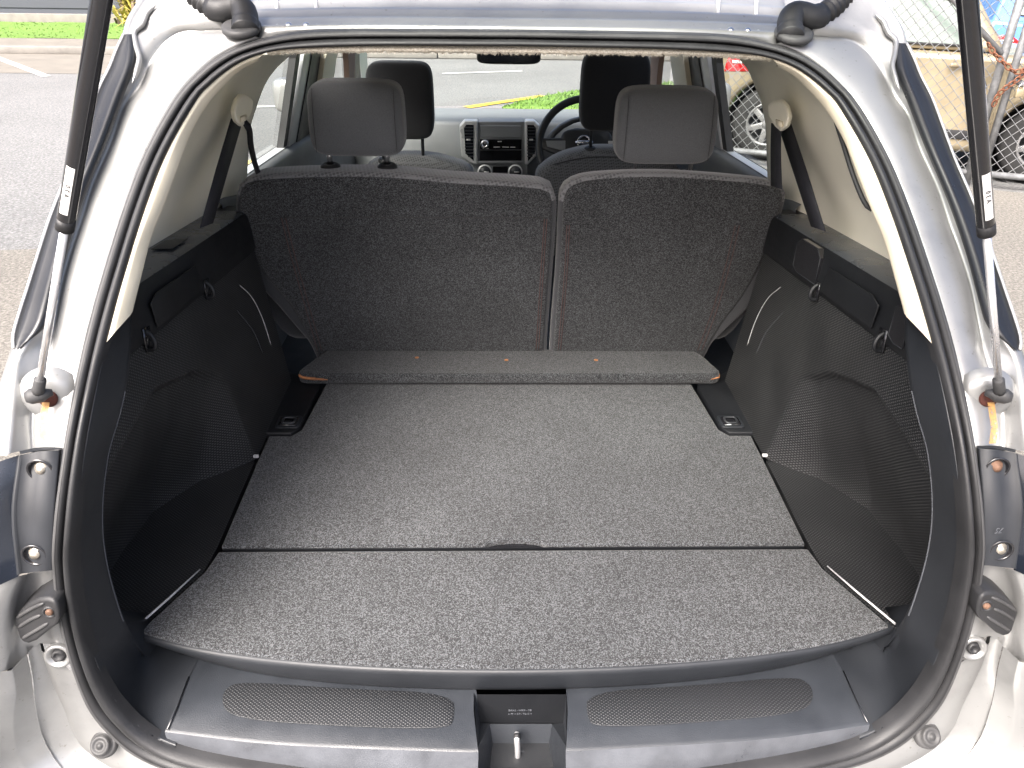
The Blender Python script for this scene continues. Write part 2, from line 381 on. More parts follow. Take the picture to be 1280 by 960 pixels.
# white bay lines and the yellow no-stopping line
def stripe(a, b, wd, name, mat, label, grp=None):
    a = np.array(a, float); b = np.array(b, float); t = (b-a)/np.linalg.norm(b-a); n = np.array([-t[1], t[0]])*wd/2
    o = mk(name, [(*(q), .005) for q in (a-n, b-n, b+n, a+n)], [(0, 1, 2, 3)], mat, None, False); return tag(o, kind='structure')
stripe((-8.6, 14.25), (-6.25, 11.55), .12, 'bay_line', 'line_white', '')
stripe((-5.4, 14.25), (-4.4, 12.2), .12, 'bay_line', 'line_white', '')
stripe((-2.25, 6.33), (-1.2, 7.35), .13, 'yellow_line', 'line_yellow', '')
stripe((-.8, 12.3), (.4, 12.7), .1, 'centre_line', 'line_white', '')
stripe((-4.2, 8.9), (-2.4, 9.3), .1, 'centre_line', 'line_white', '')
stripe((-.35, 9.33), (.6, 10.25), .13, 'yellow_line', 'line_yellow', '')
# kerb, footpath and lawns
kb = mk('kerb', *merge(*[box((-40+1.5+3*i, 14.45, .055), (2.985, .22, .13)) for i in range(27)]), 'kerb_concrete', None, True, .02); tag(kb, kind='structure')
sheet('footpath', [(-40, 14.56), (40, 14.56), (40, 16.0), (-40, 16.0)], .1, 'concrete')
def lawn(name, x0, x1, y0, y1, n, z, hump=.0, poly=None):
    V, Fc = [], []; nx, ny = 60, 12
    for j in range(ny+1):
        for i in range(nx+1):
            x = x0+(x1-x0)*i/nx; y = y0+(y1-y0)*j/ny; V.append((x, y, z+hump*j/ny+random.uniform(-.012, .012)))
    for j in range(ny):
        for i in range(nx): a = j*(nx+1)+i; Fc.append((a, a+1, a+nx+2, a+nx+1))
    for _ in range(n):
        x = random.uniform(x0, x1); y = random.uniform(y0, y1); zz = z+hump*(y-y0)/(y1-y0); h = random.uniform(.012, .03); a = random.uniform(0, PI); k = len(V); wd = .022
        V += [(x-wd*math.cos(a), y-wd*math.sin(a), zz-.01), (x+wd*math.cos(a), y+wd*math.sin(a), zz-.01), (x+random.uniform(-.05, .05), y+random.uniform(-.05, .05), zz+h)]; Fc.append((k, k+1, k+2))
    o = mk(name, V, Fc, 'grass', None, False); return o
tag(lawn('grass_lawn', -30, -2.6, 16.0, 19.75, 5000, .1, .02), 'strip of bright green lawn beyond the far footpath', 'grass', None, 'stuff')
tag(lawn('grass_lawn', -.2, 12, 15.4, 20, 4000, .1, .1), 'patch of lawn across the road ahead of the car', 'grass', None, 'stuff')
# verge beside the road ahead, seen through the windscreen
V, Fc = [], []
vb = [(.05, 9.2), (.35, 9.75), (.75, 10.25), (1.2, 10.72), (2.4, 11.4), (4, 11.7), (9, 11.8), (9, 7.9), (2.6, 7.9), (.9, 8.2), (.2, 8.7)]
V = [(x, y, .03) for x, y in vb]; Fc = [tuple(range(len(V)))]
def inside(x, y):
    c = False; n = len(vb)
    for i in range(n):
        (x1, y1), (x2, y2) = vb[i], vb[i-1]
        if (y1 > y) != (y2 > y) and x < (x2-x1)*(y-y1)/(y2-y1)+x1: c = not c
    return c
for _ in range(9000):
    x, y = random.uniform(0, 5), random.uniform(7.9, 11.7)
    if not inside(x, y): continue
    h = random.uniform(.015, .045); a = random.uniform(0, PI); k = len(V)
    V += [(x-.015*math.cos(a), y-.015*math.sin(a), .02), (x+.015*math.cos(a), y+.015*math.sin(a), .02), (x+random.uniform(-.04, .04), y+random.uniform(-.04, .04), .03+h)]; Fc.append((k, k+1, k+2))
tag(mk('grass_verge', V, Fc, 'grass', None, False), 'corner of green verge beside the road ahead of the windscreen', 'grass', None, 'stuff')
# tan path in the far lawn, seen at the top of the windscreen
sheet('path', [(-2.6, 15.95), (-.2, 15.95), (.6, 21), (-3.6, 21)], .115, 'concrete')

# grey clad building across the road
bl = empty('building', (-16, 20, 0), 'long dark grey clad building beyond the lawn', 'building')
for i in range(10):
    mk('wall_panel', *box((-37+4*i+2, 19.85, 2.2), (3.96, .25, 4.1)), 'wall_clad', bl, True, .02)
    for k in range(14):
        pass
ribs = [box((-17, 19.715, .3+.2*i), (40, .025, .17)) for i in range(19)]
tag(mk('weatherboard', *merge(*ribs), 'wall_clad', bl, False), kind='stuff')
mk('downpipe', *tube([(-12.05, 19.65, .1), (-12.05, 19.65, 4.3)], .05, 10), 'wall_clad', bl)
mk('roof_fascia', *box((-17, 19.85, 4.35), (40.2, .5, .25)), 'pillar_grey', bl, True, .02)
mk('base_plinth', *box((-17, 19.8, .1), (40, .3, .4)), 'kerb_concrete', bl, True, .02)

# yellowing plant by the wall
pl = empty('flax_plant', (-7.8, 18.9, .15), 'yellow-green spiky garden plant in front of the grey building', 'plant')
for nm, mt_, cnt, ln, seed in (('leaf_clump', 'leaf_yellow', 240, 1.15, 3), ('dry_leaf_clump', 'bark', 60, .8, 4)):
    rr = random.Random(seed); V, Fc = [], []
    for _ in range(cnt):
        a = rr.uniform(0, 2*PI); el = rr.uniform(.5, 1.5); l = ln*rr.uniform(.6, 1); bx, by = rr.gauss(0, .22), rr.gauss(0, .18); k = len(V); bz = rr.uniform(.1, .7)
        d = np.array([math.cos(a)*math.cos(el), math.sin(a)*math.cos(el), math.sin(el)]); sd = np.array([-math.sin(a), math.cos(a), 0])*.035; b0 = np.array([-7.8+bx, 18.9+by, bz])
        for t in (0, .5, 1):
            p = b0+d*l*t-np.array([0, 0, .5*l*t*t]); V += [p-sd*(1-t*.95), p+sd*(1-t*.95)]
        Fc += [(k, k+1, k+3, k+2), (k+2, k+3, k+5, k+4)]
    mk(nm, V, Fc, mt_, pl, False)
mk('trunk', *tube([(-7.8, 18.9, .1), (-7.82, 18.9, .5), (-7.78, 18.92, .9)], [.12, .1, .08], 10), 'bark', pl)

# ------------------------------------------------------------------ chain-link fence and gate on the right
FA = np.array([1.55, 6.87, 0]); FB = np.array([5.6, 5.08, 0]); FT = (FB-FA)/np.linalg.norm(FB-FA); FN = np.array([-FT[1], FT[0], 0])   # FN points away from the camera side
def fp(s, z, n=0): return FA+FT*s+FN*n+np.array([0, 0, z])
SG = 2.33                                                        # where the gate meets the fence
def wires(s0, s1, z0, z1, pitch):
    V = []; parts = []; h = z1-z0
    for sg in (1, -1):
        s = s0-h
        while s < s1+h:
            a, b = (s, z0), (s+h, z1)
            if sg < 0: a, b = (s+h, z0), (s, z1)
            (sa, za), (sb, zb) = a, b
            def clip(sa, za, sb, zb):
                t0, t1 = 0, 1; d = sb-sa
                lo, hi = (s0-sa)/d, (s1-sa)/d
                if lo > hi: lo, hi = hi, lo
                return max(0, lo), min(1, hi)
            t0, t1 = clip(sa, za, sb, zb)
            if t1 > t0:
                parts.append(tube([fp(sa+(sb-sa)*t, za+(zb-za)*t, .0035*sg) for t in (t0, t1)], .0028, 4, False))
            s += pitch
    return merge(*parts)
fe = empty('chain_link_fence', tuple(fp(1.1, 0)), 'galvanised chain-link fence panel left of the chained gate post', 'fence')
ga = empty('chain_link_gate', tuple(fp(3.2, 0)), 'galvanised chain-link gate held shut with a rusty chain', 'gate')
HT = 2.0
mk('wire_mesh', *wires(0, SG-.03, .1, HT, .082), 'galvanised', fe)
for a, b, r in (((0, .1), (SG-.03, .1), .024), ((0, HT), (SG-.03, HT), .024)): mk('rail', *tube([fp(*a), fp(*b)], r, 12), 'galvanised', fe)
for s in (0, SG-.03): mk('post', *tube([fp(s, 0), fp(s, HT+.05)], .03, 12), 'galvanised', fe)
mk('brace', *tube([fp(.15, 1.35, -.02), fp(1.30, .42, -.02), fp(SG-.05, -.0+.12, -.02)][:2], .02, 12), 'galvanised', fe)
mk('brace', *tube([fp(SG-.05, .95, -.02), fp(1.1, 1.95, -.02)], .02, 12), 'galvanised', fe)
mk('wire_mesh', *wires(SG+.06, 4.4, .1, HT, .082), 'galvanised', ga)
for z in (.1, HT): mk('rail', *tube([fp(SG+.06, z), fp(4.4, z)], .024, 12), 'galvanised', ga)
for s in (SG+.06, 4.4): mk('post', *tube([fp(s, .03), fp(s, HT)], .026, 12), 'galvanised', ga)
mk('brace', *tube([fp(SG+.08, .78, -.02), fp(4.3, .1, -.02)], .021, 12), 'galvanised', ga)
mk('brace', *tube([fp(SG+.08, .80, -.02), fp(4.3, 1.6, -.02)], .021, 12), 'galvanised', ga)
ch = empty('rusty_chain', tuple(fp(SG, .8, -.06)), 'rusty brown chain wrapped round the gate posts', 'chain')
def link(c, t, up, L_=.052, W=.032, r=.006):
    a, b, tt = frame(t, up); P = []
    for k in range(14):
        q = 2*PI*k/14; P.append(np.array(c)+tt*(L_/2)*math.cos(q)+a*(W/2)*math.sin(q))
    return tube(P, r, 6, closed=True)
cp = [fp(SG-.16, 1.02, -.06), fp(SG-.11, .96, -.07), fp(SG-.03, .9, -.08), fp(SG+.06, .84, -.08), fp(SG+.13, .86, -.06), fp(SG+.15, .90, -.03), fp(SG+.10, .80, -.07), fp(SG+.04, .74, -.08), fp(SG+.0, .68, -.07), fp(SG-.01, .60, -.06)]
cp = crom(cp, 20)
for i in range(len(cp)-1):
    mk('chain_link', *link((cp[i]+cp[i+1])/2, cp[i+1]-cp[i], (0, 1, 0) if i % 2 else (.6, .3, 1)), 'chain_rust', ch)
pk = empty('padlock', tuple(fp(SG+.13, .70, -.07)), 'small worn padlock hanging from the rusty chain', 'padlock')
c = fp(SG+.13, .70, -.07)
mk('lock_body', *box(c, (.06, .03, .055)), 'brass', pk, True, .006)
mk('shackle', *tube([c+np.array([-.018, 0, .02]), c+np.array([-.018, 0, .05]), c+np.array([0, 0, .066]), c+np.array([.018, 0, .05]), c+np.array([.018, 0, .02])], .005, 8), 'chrome', pk)

# ------------------------------------------------------------------ parked cars behind the fence
def parked(name, label, hubR, yawdeg, paintm, wb=2.3, group=None):
    """side-on hatchback: local x forward from the rear hub, y away from the camera, z up from the ground"""
    o = empty(name, (hubR[0], hubR[1], hubR[2]-.3), label, 'car', group)
    c, s_ = math.cos(rad(yawdeg)), math.sin(rad(yawdeg)); O = np.array([hubR[0], hubR[1], hubR[2]-.3])
    def W(x, y, z): return O+np.array([c*x-s_*y, s_*x+c*y, z])
    def arch(xc, r=.36, n=12, z0=.2): return [(xc+r*math.cos(PI-PI*k/n), .3+r*math.sin(PI-PI*k/n)) for k in range(n+1)]
    low = [(-.56, .34), (-.36, .2)]+arch(0)[1:-1]+[(.36, .2), (wb-.36, .2)]+arch(wb)[1:-1]+[(wb+.36, .2), (wb+.72, .28), (wb+.78, .5), (wb+.7, .66), (wb+.35, .82), (wb-.25, .92), (.9, .93), (-.1, .97), (-.46, 1.0), (-.58, .7)]
    rows = []
    for y, k in ((0, 0.0), (.05, .0), (.12, -.02), (1.5, -.02), (1.6, 0)):
        pass
    def slab(poly, y0, y1, inset, nm, mat, bev=.03):
        P = [W(x, y0, z) for x, z in poly]; Q = [W(x*(1-inset)+inset*.8, y1, z) for x, z in poly]; n = len(poly)
        V = P+Q; Fc = [tuple(range(n)), tuple(range(2*n-1, n-1, -1))]+[(i, i+n, (i+1) % n+n, (i+1) % n) for i in range(n)]
        return mk(nm, V, Fc, mat, o, True, bev, 3)
    sharp(slab(low, 0, 1.6, 0, 'body', paintm, .05))
    roof = [(-.46, .95), (-.40, 1.25), (-.22, 1.42), (.3, 1.47), (.9, 1.45), (1.35, 1.3), (wb-.42, .93)]
    # greenhouse: leans inwards
    P = [W(x, .03+(z-.93)*.22, z) for x, z in roof]; Q = [W(x, 1.57-(z-.93)*.22, z) for x, z in roof]; n = len(roof); V = P+Q
    sharp(mk('cabin', V, [tuple(range(n)), tuple(range(2*n-1, n-1, -1))]+[(i, i+n, (i+1) % n+n, (i+1) % n) for i in range(n)], paintm, o, True, .04, 3))
    for poly in ([(-.20, 1.04), (-.16, 1.30), (-.05, 1.36), (-.02, 1.02)], [(.03, .99), (.02, 1.37), (.62, 1.40), (.66, .98)], [(.72, .98), (.68, 1.39), (.98, 1.36), (1.28, 1.22), (wb-.62, .97)]):
        V = [W(x, .03+(z-.93)*.22-.006, z) for x, z in poly]; wn = mk('window', *prism(V, W(0, .01, 0)-W(0, 0, 0)), 'dark_glass', o, False)
        mk('window_trim', *tube(V, .012, 6, closed=True), 'rubber', wn)
    mk('sill_strip', *prism([W(x, -.012, z) for x, z in ((.42, .30), (.42, .37), (wb-.42, .37), (wb-.42, .30))], W(0, .02, 0)-W(0, 0, 0)), 'rubber', o, True, .006)
    for x in (.68, 1.45): mk('door_handle', *box(W(x-.12, -.02, .84), (.16, .03, .03)), paintm, o, True, .01)
    mk('tail_lamp', *prism([W(x, -.008, z) for x, z in ((-.42, .70), (-.40, .83), (-.24, .85), (-.12, .77), (-.20, .71))], W(0, .03, 0)-W(0, 0, 0)), 'red_lens', o, True, .01)
    mk('tail_lamp_stripe', *prism([W(x, -.014, z) for x, z in ((-.36, .77), (-.36, .79), (-.20, .795), (-.20, .775))], W(0, .01, 0)-W(0, 0, 0)), 'sticker_white', o)
    mk('head_lamp', *prism([W(x, -.008, z) for x, z in ((wb+.45, .62), (wb+.42, .76), (wb+.7, .64), (wb+.72, .56))], W(0, .03, 0)-W(0, 0, 0)), 'chrome', o, True, .01)
    ax = W(0, 1, 0)-W(0, 0, 0)
    for x in (0, wb):
        for y in (.02, 1.4):
            ct = W(x, y, .3)
            ty = mk('wheel', *lathe(ct, ax, [(.165, .0), (.20, -.008), (.27, .0), (.295, .03), (.295, .15), (.27, .18), (.165, .18)], 28), 'tyre', o)
            if y < 1:
                mk('rim', *lathe(ct, ax, [(.175, .0), (.172, .02), (.16, .03), (.15, .12), (.0, .12)], 28), 'dash_dark', ty)
                rg = mk('rim_ring', *lathe(ct, ax, [(.178, -.004), (.168, -.01), (.158, .01), (.162, .03)], 28), 'alloy', ty)
                for k in range(6):
                    a = 2*PI*k/6+.3; d = np.array([math.cos(a), math.sin(a)]); e = np.array([-d[1], d[0]])
                    q = [d*.03-e*.026, d*.165-e*.022, d*.165+e*.022, d*.03+e*.026]
                    mk('spoke', *prism([W(x+p[0], y+.002, .3+p[1]) for p in q], ax*.03), 'alloy', ty, True, .004)
                mk('hub_cap', *lathe(ct, ax, [(.0, -.012), (.035, -.01), (.045, .0), (.045, .03)], 18), 'alloy', ty)
        mk('wheel_well', *lathe(W(x, .05, .3), ax, [(.35, 0), (.35, .3), (.0, .3)], 20), 'tyre', o)
    mk('door_seam', *tube([W(.68, -.001, .40), W(.70, -.003, .9)], .004, 6), 'dash_dark', o)
    mk('door_seam', *tube([W(wb-.55, -.001, .40), W(wb-.5, -.003, .7), W(wb-.62, -.003, .91)], .004, 6), 'dash_dark', o)
    return o
hub = PZ(959, 156, .30)
parked('parked_hatchback', 'champagne beige hatchback parked side-on behind the chain-link fence', hub, -22, 'champagne_paint', 2.05)
parked('parked_saloon', 'blue car parked behind the beige hatchback', np.array([5.9, 9.1, .3]), -14, 'blue_paint', 2.4)
parked('parked_wagon', 'white car parked beyond the beige hatchback, behind the fence', np.array([8.7, 9.6, .3]), -14, 'white_paint', 2.4)

# leafy bank behind the parked cars
def bush(name, label, c, r, mat, n, seed):
    o = empty(name, (c[0], c[1], 0), label, 'tree', 'leafy trees behind the parked cars'); rr = random.Random(seed); V, Fc = [], []
    lobes = [(np.array(c)+np.array([rr.gauss(0, r*.55), rr.gauss(0, r*.4), rr.gauss(0, r*.4)]), r*rr.uniform(.35, .6)) for _ in range(9)]
    for _ in range(n):
        lc, lr = rr.choice(lobes); d = np.array([rr.gauss(0, 1) for _ in range(3)]); d /= np.linalg.norm(d); p = lc+d*lr*rr.uniform(.6, 1)
        a = np.array([rr.gauss(0, 1) for _ in range(3)]); a /= np.linalg.norm(a); b = np.cross(d, a); k = len(V); q = rr.uniform(.05, .11)
        V += [p-a*q, p+b*q*.5, p+a*q, p-b*q*.5]; Fc.append((k, k+1, k+2, k+3))
    mk('crown', V, Fc, mat, o, False)
    mk('trunk', *tube([(c[0], c[1], -.1), (c[0]+.1, c[1], c[2]*.5), (c[0], c[1], c[2])], [.16, .12, .06], 8), 'bark', o)
    for k in range(4):
        a = k*1.7; mk('limb', *tube([(c[0]+.05, c[1], c[2]*.5), (c[0]+r*.5*math.cos(a), c[1]+r*.4*math.sin(a), c[2]+.2)], [.06, .02], 6), 'bark', o)
bush('broadleaf_tree', 'green leafy tree behind the blue car', (8.5, 13.5, 2.0), 2.2, 'leaf_green', 5000, 1)
bush('broadleaf_tree', 'yellow-green leafy tree behind the white car', (13, 13.5, 2.0), 2.2, 'leaf_yellow', 5000, 2)

# ================================================================== the silver estate car
car = empty('estate_car', CARLOC, 'silver estate car with its tailgate open onto an empty carpeted boot', 'car')
# half profiles of the tailgate opening (|x|, z), bottom centre to top centre
SO = [(0, .474), (.30, .478), (.43, .487), (.50, .496), (.55, .518), (.582, .56), (.596, .60), (.599, .66), (.598, .72), (.594, .78), (.585, .84), (.572, .90), (.561, .96), (.555, 1.02), (.551, 1.08), (.546, 1.14), (.539, 1.20), (.525, 1.26), (.497, 1.32), (.468, 1.352), (.447, 1.368), (.42, 1.382), (.37, 1.396), (.30, 1.406), (.15, 1.409), (0, 1.410)]
SI = [(0, .505), (.2, .507), (.33, .512), (.42, .517), (.475, .524), (.508, .538), (.533, .56), (.546, .58), (.556, .60), (.562, .62), (.569, .66), (.571, .72), (.568, .78), (.56, .84), (.547, .90), (.538, .96), (.531, 1.02), (.525, 1.08), (.519, 1.14), (.511, 1.20), (.496, 1.26), (.466, 1.32), (.451, 1.336), (.431, 1.352), (.406, 1.366), (.37, 1.377), (.32, 1.383), (.2, 1.388), (0, 1.390)]
NR = 150
so2 = crom([np.array([x, z]) for x, z in SO], NR); si2 = crom([np.array([x, z]) for x, z in SI], NR)
def ring(t, off):                                                # full closed ring, t=0 outer seal edge, 1 inner
    h = [so2[i]*(1-t)+si2[i]*t for i in range(NR)]
    R = [np.array([p[0], g(p[0], p[1])+off, p[1]]) for p in h]; Lf = [np.array([-p[0], p[1], p[2]]) for p in R[1:-1]]
    return R+Lf[::-1]
def half(arr, off, lo, hi):                                      # left-side polyline by index fraction
    i0, i1 = int(lo*(NR-1)), int(hi*(NR-1)); return [np.array([-p[0], g(p[0], p[1])+off, p[1]]) for p in arr[i0:i1+1]]
def fraz(arr, z):                                                # index fraction where the profile passes height z on the side
    for i in range(NR-1):
        if arr[i][0] > .35 and (arr[i][1]-z)*(arr[i+1][1]-z) <= 0: return i/(NR-1)
    return 1.
def frax(arr, x, top=True):
    rng = range(NR-2, 0, -1) if top else range(NR-1)
    for i in rng:
        if (arr[i][0]-x)*(arr[i+1][0]-x) <= 0: return i/(NR-1)
    return 0.
# rubber weather seal
prof = [(0, .014), (-.02, .0), (.0, -.010), (.07, -.017), (.25, -.019), (.40, -.016), (.47, -.010), (.50, .002), (.54, .002), (.57, -.009), (.64, -.016), (.80, -.018), (.93, -.013), (1.0, -.004), (1.03, .012)]
V, Fc = loft([ring(t, o) for t, o in prof], True)
mk('weather_seal', V, Fc, 'rubber', car)
V, Fc = loft([ring(t, o) for t, o in ((-.035, .016), (-.03, -.004), (.02, -.0125), (.10, -.0185), (.2, -.0200), (.26, -.0192))], True)
mk('seal_lip', V, Fc, 'rubber_grey', car)

# ---- silver rear pillars (gutter, outer wall) left and mirrored
nl = 70
lowS = fraz(so2, .915)
S0 = half(so2, .016, lowS, frax(so2, .36))[::-1]; S0 = resample(S0, nl)
S1 = resample([p+np.array([0, -.012, 0]) for p in S0], nl)
def trace(pts, offs, n=nl):
    if not hasattr(offs, '__len__'): offs = [offs]*len(pts)
    return crom([PA(u, v, o) for (u, v), o in zip(pts, offs)], n)
R1px = [(290, 36), (255, 37), (228, 38), (206, 50), (186, 77), (175, 103), (156, 131), (141, 175), (119, 225), (103, 275), (94, 300), (80, 347), (70, 400), (62, 440), (44, 495), (40, 530), (42, 566)]
R1 = trace(R1px, .004)
R1b = trace([(u-5, v-1) for u, v in R1px], -.006)
R2px = [(205, -26), (190, -14), (176, 6), (165, 24), (160, 42), (163, 62), (160, 85), (147, 119), (125, 178), (103, 231), (85, 280), (70, 330), (58, 380), (47, 415), (28, 447), (22, 480), (18, 530), (14, 566)]
R2 = trace(R2px, -.03)
R2b = [p+np.array([-.003, -.006, 0]) for p in R2]
R3px = [(200, -30), (184, -16), (169, 6), (158, 24), (153, 42), (146, 62), (137, 85), (122, 116), (98, 185), (80, 231), (62, 275), (46, 325), (25, 391), (15, 430), (4, 465), (-4, 490), (-14, 530), (-20, 566)]
R3 = trace(R3px, -.026)
R4 = [p+np.array([-.035, .10, 0]) for p in R3]
R5 = [np.array([min(p[0]-.02, -.70), p[1]+.45, p[2]]) for p in R3]
mid = lambda A, B, t, dy=0: [a*(1-t)+b*t+np.array([0, dy, 0]) for a, b in zip(A, B)]
PILL = [S0, S1, mid(S1, R1, .12, -.006), mid(S1, R1, .3, -.010), mid(S1, R1, .7, -.010), mid(S1, R1, .88, -.006), R1, R1b, mid(R1b, R2, .5, .004), mid(R1b, R2, .9, .0), R2, R2b, R3, R4, R5]
for s, m in SIDES:
    rp = mk('rear_pillar', *loft(PILL), 'silver_paint', car, mirror=m, solid=0)
    # black quarter-window edge along the pillar
    A = trace([(161, 43), (163, 62), (160, 85), (147, 119), (125, 178), (103, 231), (85, 280), (70, 330), (58, 380), (50, 408), (37, 425), (21, 437)], -.042, 50)
    B = trace([(156, 43), (147, 62), (138, 85), (123, 116), (99, 185), (80, 231), (63, 275), (47, 325), (36, 360), (26, 391), (18, 420), (19, 436)], -.040, 50)
    mk('quarter_seal', *loft([[p+np.array([.002, .02, 0]) for p in A], A, mid(A, B, .3, .003), mid(A, B, .7, .003), B, [p+np.array([-.001, .02, 0]) for p in B]]), 'band_black', rp, mirror=m)
    mk('seal_edge', *tube([p+np.array([-.002, .001, 0]) for p in B], .0022, 8), 'silver_plain', rp, mirror=m)
    # strut mounting boss
    c = PA(61, 497, -.012); ax = np.array([.25, -1, .12])
    mk('strut_boss', *lathe(c, ax, [(.036, -.014), (.030, -.003), (.022, .001), (.014, .002), (.010, .002), (0, .002)], 28), 'silver_paint', rp, mirror=m)
    mk('rust_ring', *lathe(c, ax, [(.0105, .0), (.0110, .004), (.008, .0052), (0, .0052)], 20), 'rust', rp, mirror=m)
    # rust run below the mount
    st = [(57, 503), (55, 520), (53, 537), (56, 556)]
    A = [PA(u-4.5, v, -.0205) for u, v in st]; B = [PA(u+5.0, v, -.0205) for u, v in st]
    mk('rust_run', *loft([crom(A, 10), crom(B, 10)]), 'rust_stain', rp, mirror=m)
    # folded stiffening ribs in the corner fin
    mk('fin_rib', *tube(crom([PA(u, v, -.028) for u, v in ((196, 6), (184, 16), (178, 30), (168, 40), (170, 58), (174, 72), (171, 88), (165, 104))], 24), [.0005, .002]+[.004]*19+[.003, .0015, .0004], 8), 'silver_paint', rp, mirror=m)

def patch(lines, n=14):                                          # lines: lists of ((u,v),off)
    return loft([crom([PA(u, v, o) for (u, v), o in l], n) if len(l) > 2 else resample([PA(u, v, o) for (u, v), o in l], n) for l in lines])
# ---- roof rear edge above the seal
xsn = np.linspace(-.475, .475, 61); rows = []
_tx = [p[0] for p in so2[::-1][:60]]; _tz = [p[1] for p in so2[::-1][:60]]
rows.append([np.array([x, g(x, float(np.interp(abs(x), _tx, _tz)))+.014, float(np.interp(abs(x), _tx, _tz))-.004]) for x in xsn])
for dy, dz in ((.0, -.006), (.002, .004), (.010, .0055), (.022, .005), (.030, .012), (.038, .0145), (.050, .013), (.058, .0225), (.066, .025), (.085, .023), (.095, .034), (.105, .037), (.13, .037), (.15, .050), (.2, .062), (1.0, .085), (1.9, .06)):
    r = []
    for x in xsn:
        zb = 1.4095-.012*(abs(x)/.5)**3; r.append(np.array([x, g(x, zb)+dy, zb+dz]))
    rows.append(r)
mk('roof_panel', *loft(rows), 'silver_paint', car)
for s, m in SIDES:
    mk('corner_gusset', *patch([[((172, -34), -.01), ((168, 30), .0)], [((205, -34), .012), ((205, 46), .012)], [((250, -34), .03), ((250, 42), .018)], [((310, -34), .05), ((310, 42), .018)]]), 'silver_paint', car, mirror=m)
    hg = None
    for u in (347, 396):
        P = [PA(u, 36, .012), PA(u, 20, .05), PA(u-1, 2, .055), PA(u-2, -18, .055)]
        o = mk('hinge_arm', *tube(crom(P, 10), .0036, 8), 'silver_plain', car, mirror=m)
        mk('bolt', *lathe(PA(u+(14 if u < 360 else -13), 33, .006), (0, -.6, 1), [(.005, -.004), (.005, .003), (.003, .005), (0, .005)], 10), 'chrome', o, mirror=m)
    mk('hinge_plate', *prism([PA(343, 38, .004), PA(400, 38, .004), PA(398, 33, .006), PA(345, 33, .006)], (0, .004, .002)), 'silver_plain', car, mirror=m)
    # rubber cable boot
    P = crom([PA(u, v, -.016) for u, v in ((226, -24), (246, -4), (262, 8), (276, 13), (290, 10), (300, 10), (306, 18), (307, 40))], 64)
    rs = []
    for i in range(64):
        t = i/63; rs.append((.0150+.0030*math.sin(i*1.55)) if t < .48 else (.0190 if t < .92 else .0205))
    bo = mk('cable_boot', *tube(P, rs, 18), 'rubber', car, mirror=m)
    mk('boot_collar', *lathe(PA(302, 35, -.012), (0, -.35, 1), [(.0, -.006), (.026, -.006), (.029, -.002), (.029, .004), (.024, .006), (.0, .006)], 24), 'rubber_grey', bo, mirror=m)
    mk('body_grommet', *lathe(PA(302, 45, .004), (0, -.8, .6), [(.004, -.003), (.004, .002), (0, .003)], 10), 'brass', bo, mirror=m)

# ---- lower rear body: tail-lamp frames, closing panel and bumper top
for s, m in SIDES:
    lh = mk('lamp_housing', *patch([
        [((77, 562), .012), ((70, 640), .012), ((69, 713), .012)],
        [((76, 562), -.014), ((70, 640), -.014), ((68, 712), -.014)],
        [((73, 563), -.020), ((66, 640), -.020), ((64, 713), -.020)],
        [((50, 564), -.022), ((42, 640), -.022), ((45, 715), -.022)],
        [((28, 568), -.022), ((20, 640), -.022), ((27, 717), -.022)],
        [((25, 569), -.026), ((17, 640), -.026), ((24, 718), -.026)],
        [((22, 570), -.016), ((14, 640), -.016), ((21, 719), -.016)]]), 'lamp_frame', car, mirror=m)
    mk('housing_edge', *patch([
        [((76, 562), -.0135), ((50, 563), -.0225), ((26, 568), -.024)],
        [((76, 559), -.010), ((50, 559), -.016), ((24, 564), -.018)],
        [((76, 560), .01), ((50, 560), .01), ((24, 564), .01)]]), 'lamp_frame', lh, mirror=m)
    mk('lamp_body', *patch([
        [((24, 569), -.014), ((16, 640), -.014), ((24, 719), -.014)],
        [((14, 572), -.02), ((8, 640), -.02), ((12, 732), -.02)],
        [((-10, 580), -.035), ((-16, 640), -.035), ((-14, 765), -.035)],
        [((-60, 600), -.05), ((-66, 640), -.05), ((-64, 790), -.05)],
        [((-120, 610), .1), ((-126, 640), .1), ((-124, 800), .1)]]), 'lamp_dark', car, mirror=m)
    for k, (u, v) in enumerate(((50, 588), (43, 694))):
        c = PA(u, v, -.021)
        d = mk('bolt_recess', *lathe(c, (.05, -1, .05), [(.0155, .0008), (.0140, .0022), (.0125, .0005), (.011, -.010), (0, -.010)], 22), 'gloss_black', lh, mirror=m)
        mk('bolt', *lathe(c+np.array([.001, -.001, .001]), (.05, -1, .05), [(.009, -.012), (.009, -.004), (.0075, -.002), (.0055, -.002), (.0050, .002), (0, .0025)], 12), 'bolt_rusty' if (m and k == 0) else 'bolt_metal', lh, mirror=m)
    # silver notch between lamp and bumper
    mk('rear_flange', *patch([
        [((73, 712), .014), ((72, 740), .014), ((82, 778), .014), ((96, 812), .014)],
        [((72, 712), .002), ((71, 740), .002), ((80, 778), .002), ((93, 810), .002)],
        [((55, 714), -.002), ((54, 745), -.002), ((58, 775), -.002), ((66, 806), -.002)],
        [((38, 716), -.006), ((36, 745), -.004), ((42, 775), -.004), ((50, 804), -.004)],
        [((33, 718), -.012), ((22, 752), -.02), ((20, 790), -.024), ((16, 834), -.03)],
        [((24, 720), -.03), ((8, 752), -.045), ((4, 790), -.05), ((8, 838), -.052)],
        [((-30, 745), -.06), ((-40, 770), -.07), ((-40, 800), -.075), ((-36, 850), -.075)],
        [((-110, 760), .05), ((-120, 780), .05), ((-120, 810), .05), ((-116, 860), .05)]], 20), 'silver_paint', car, mirror=m)
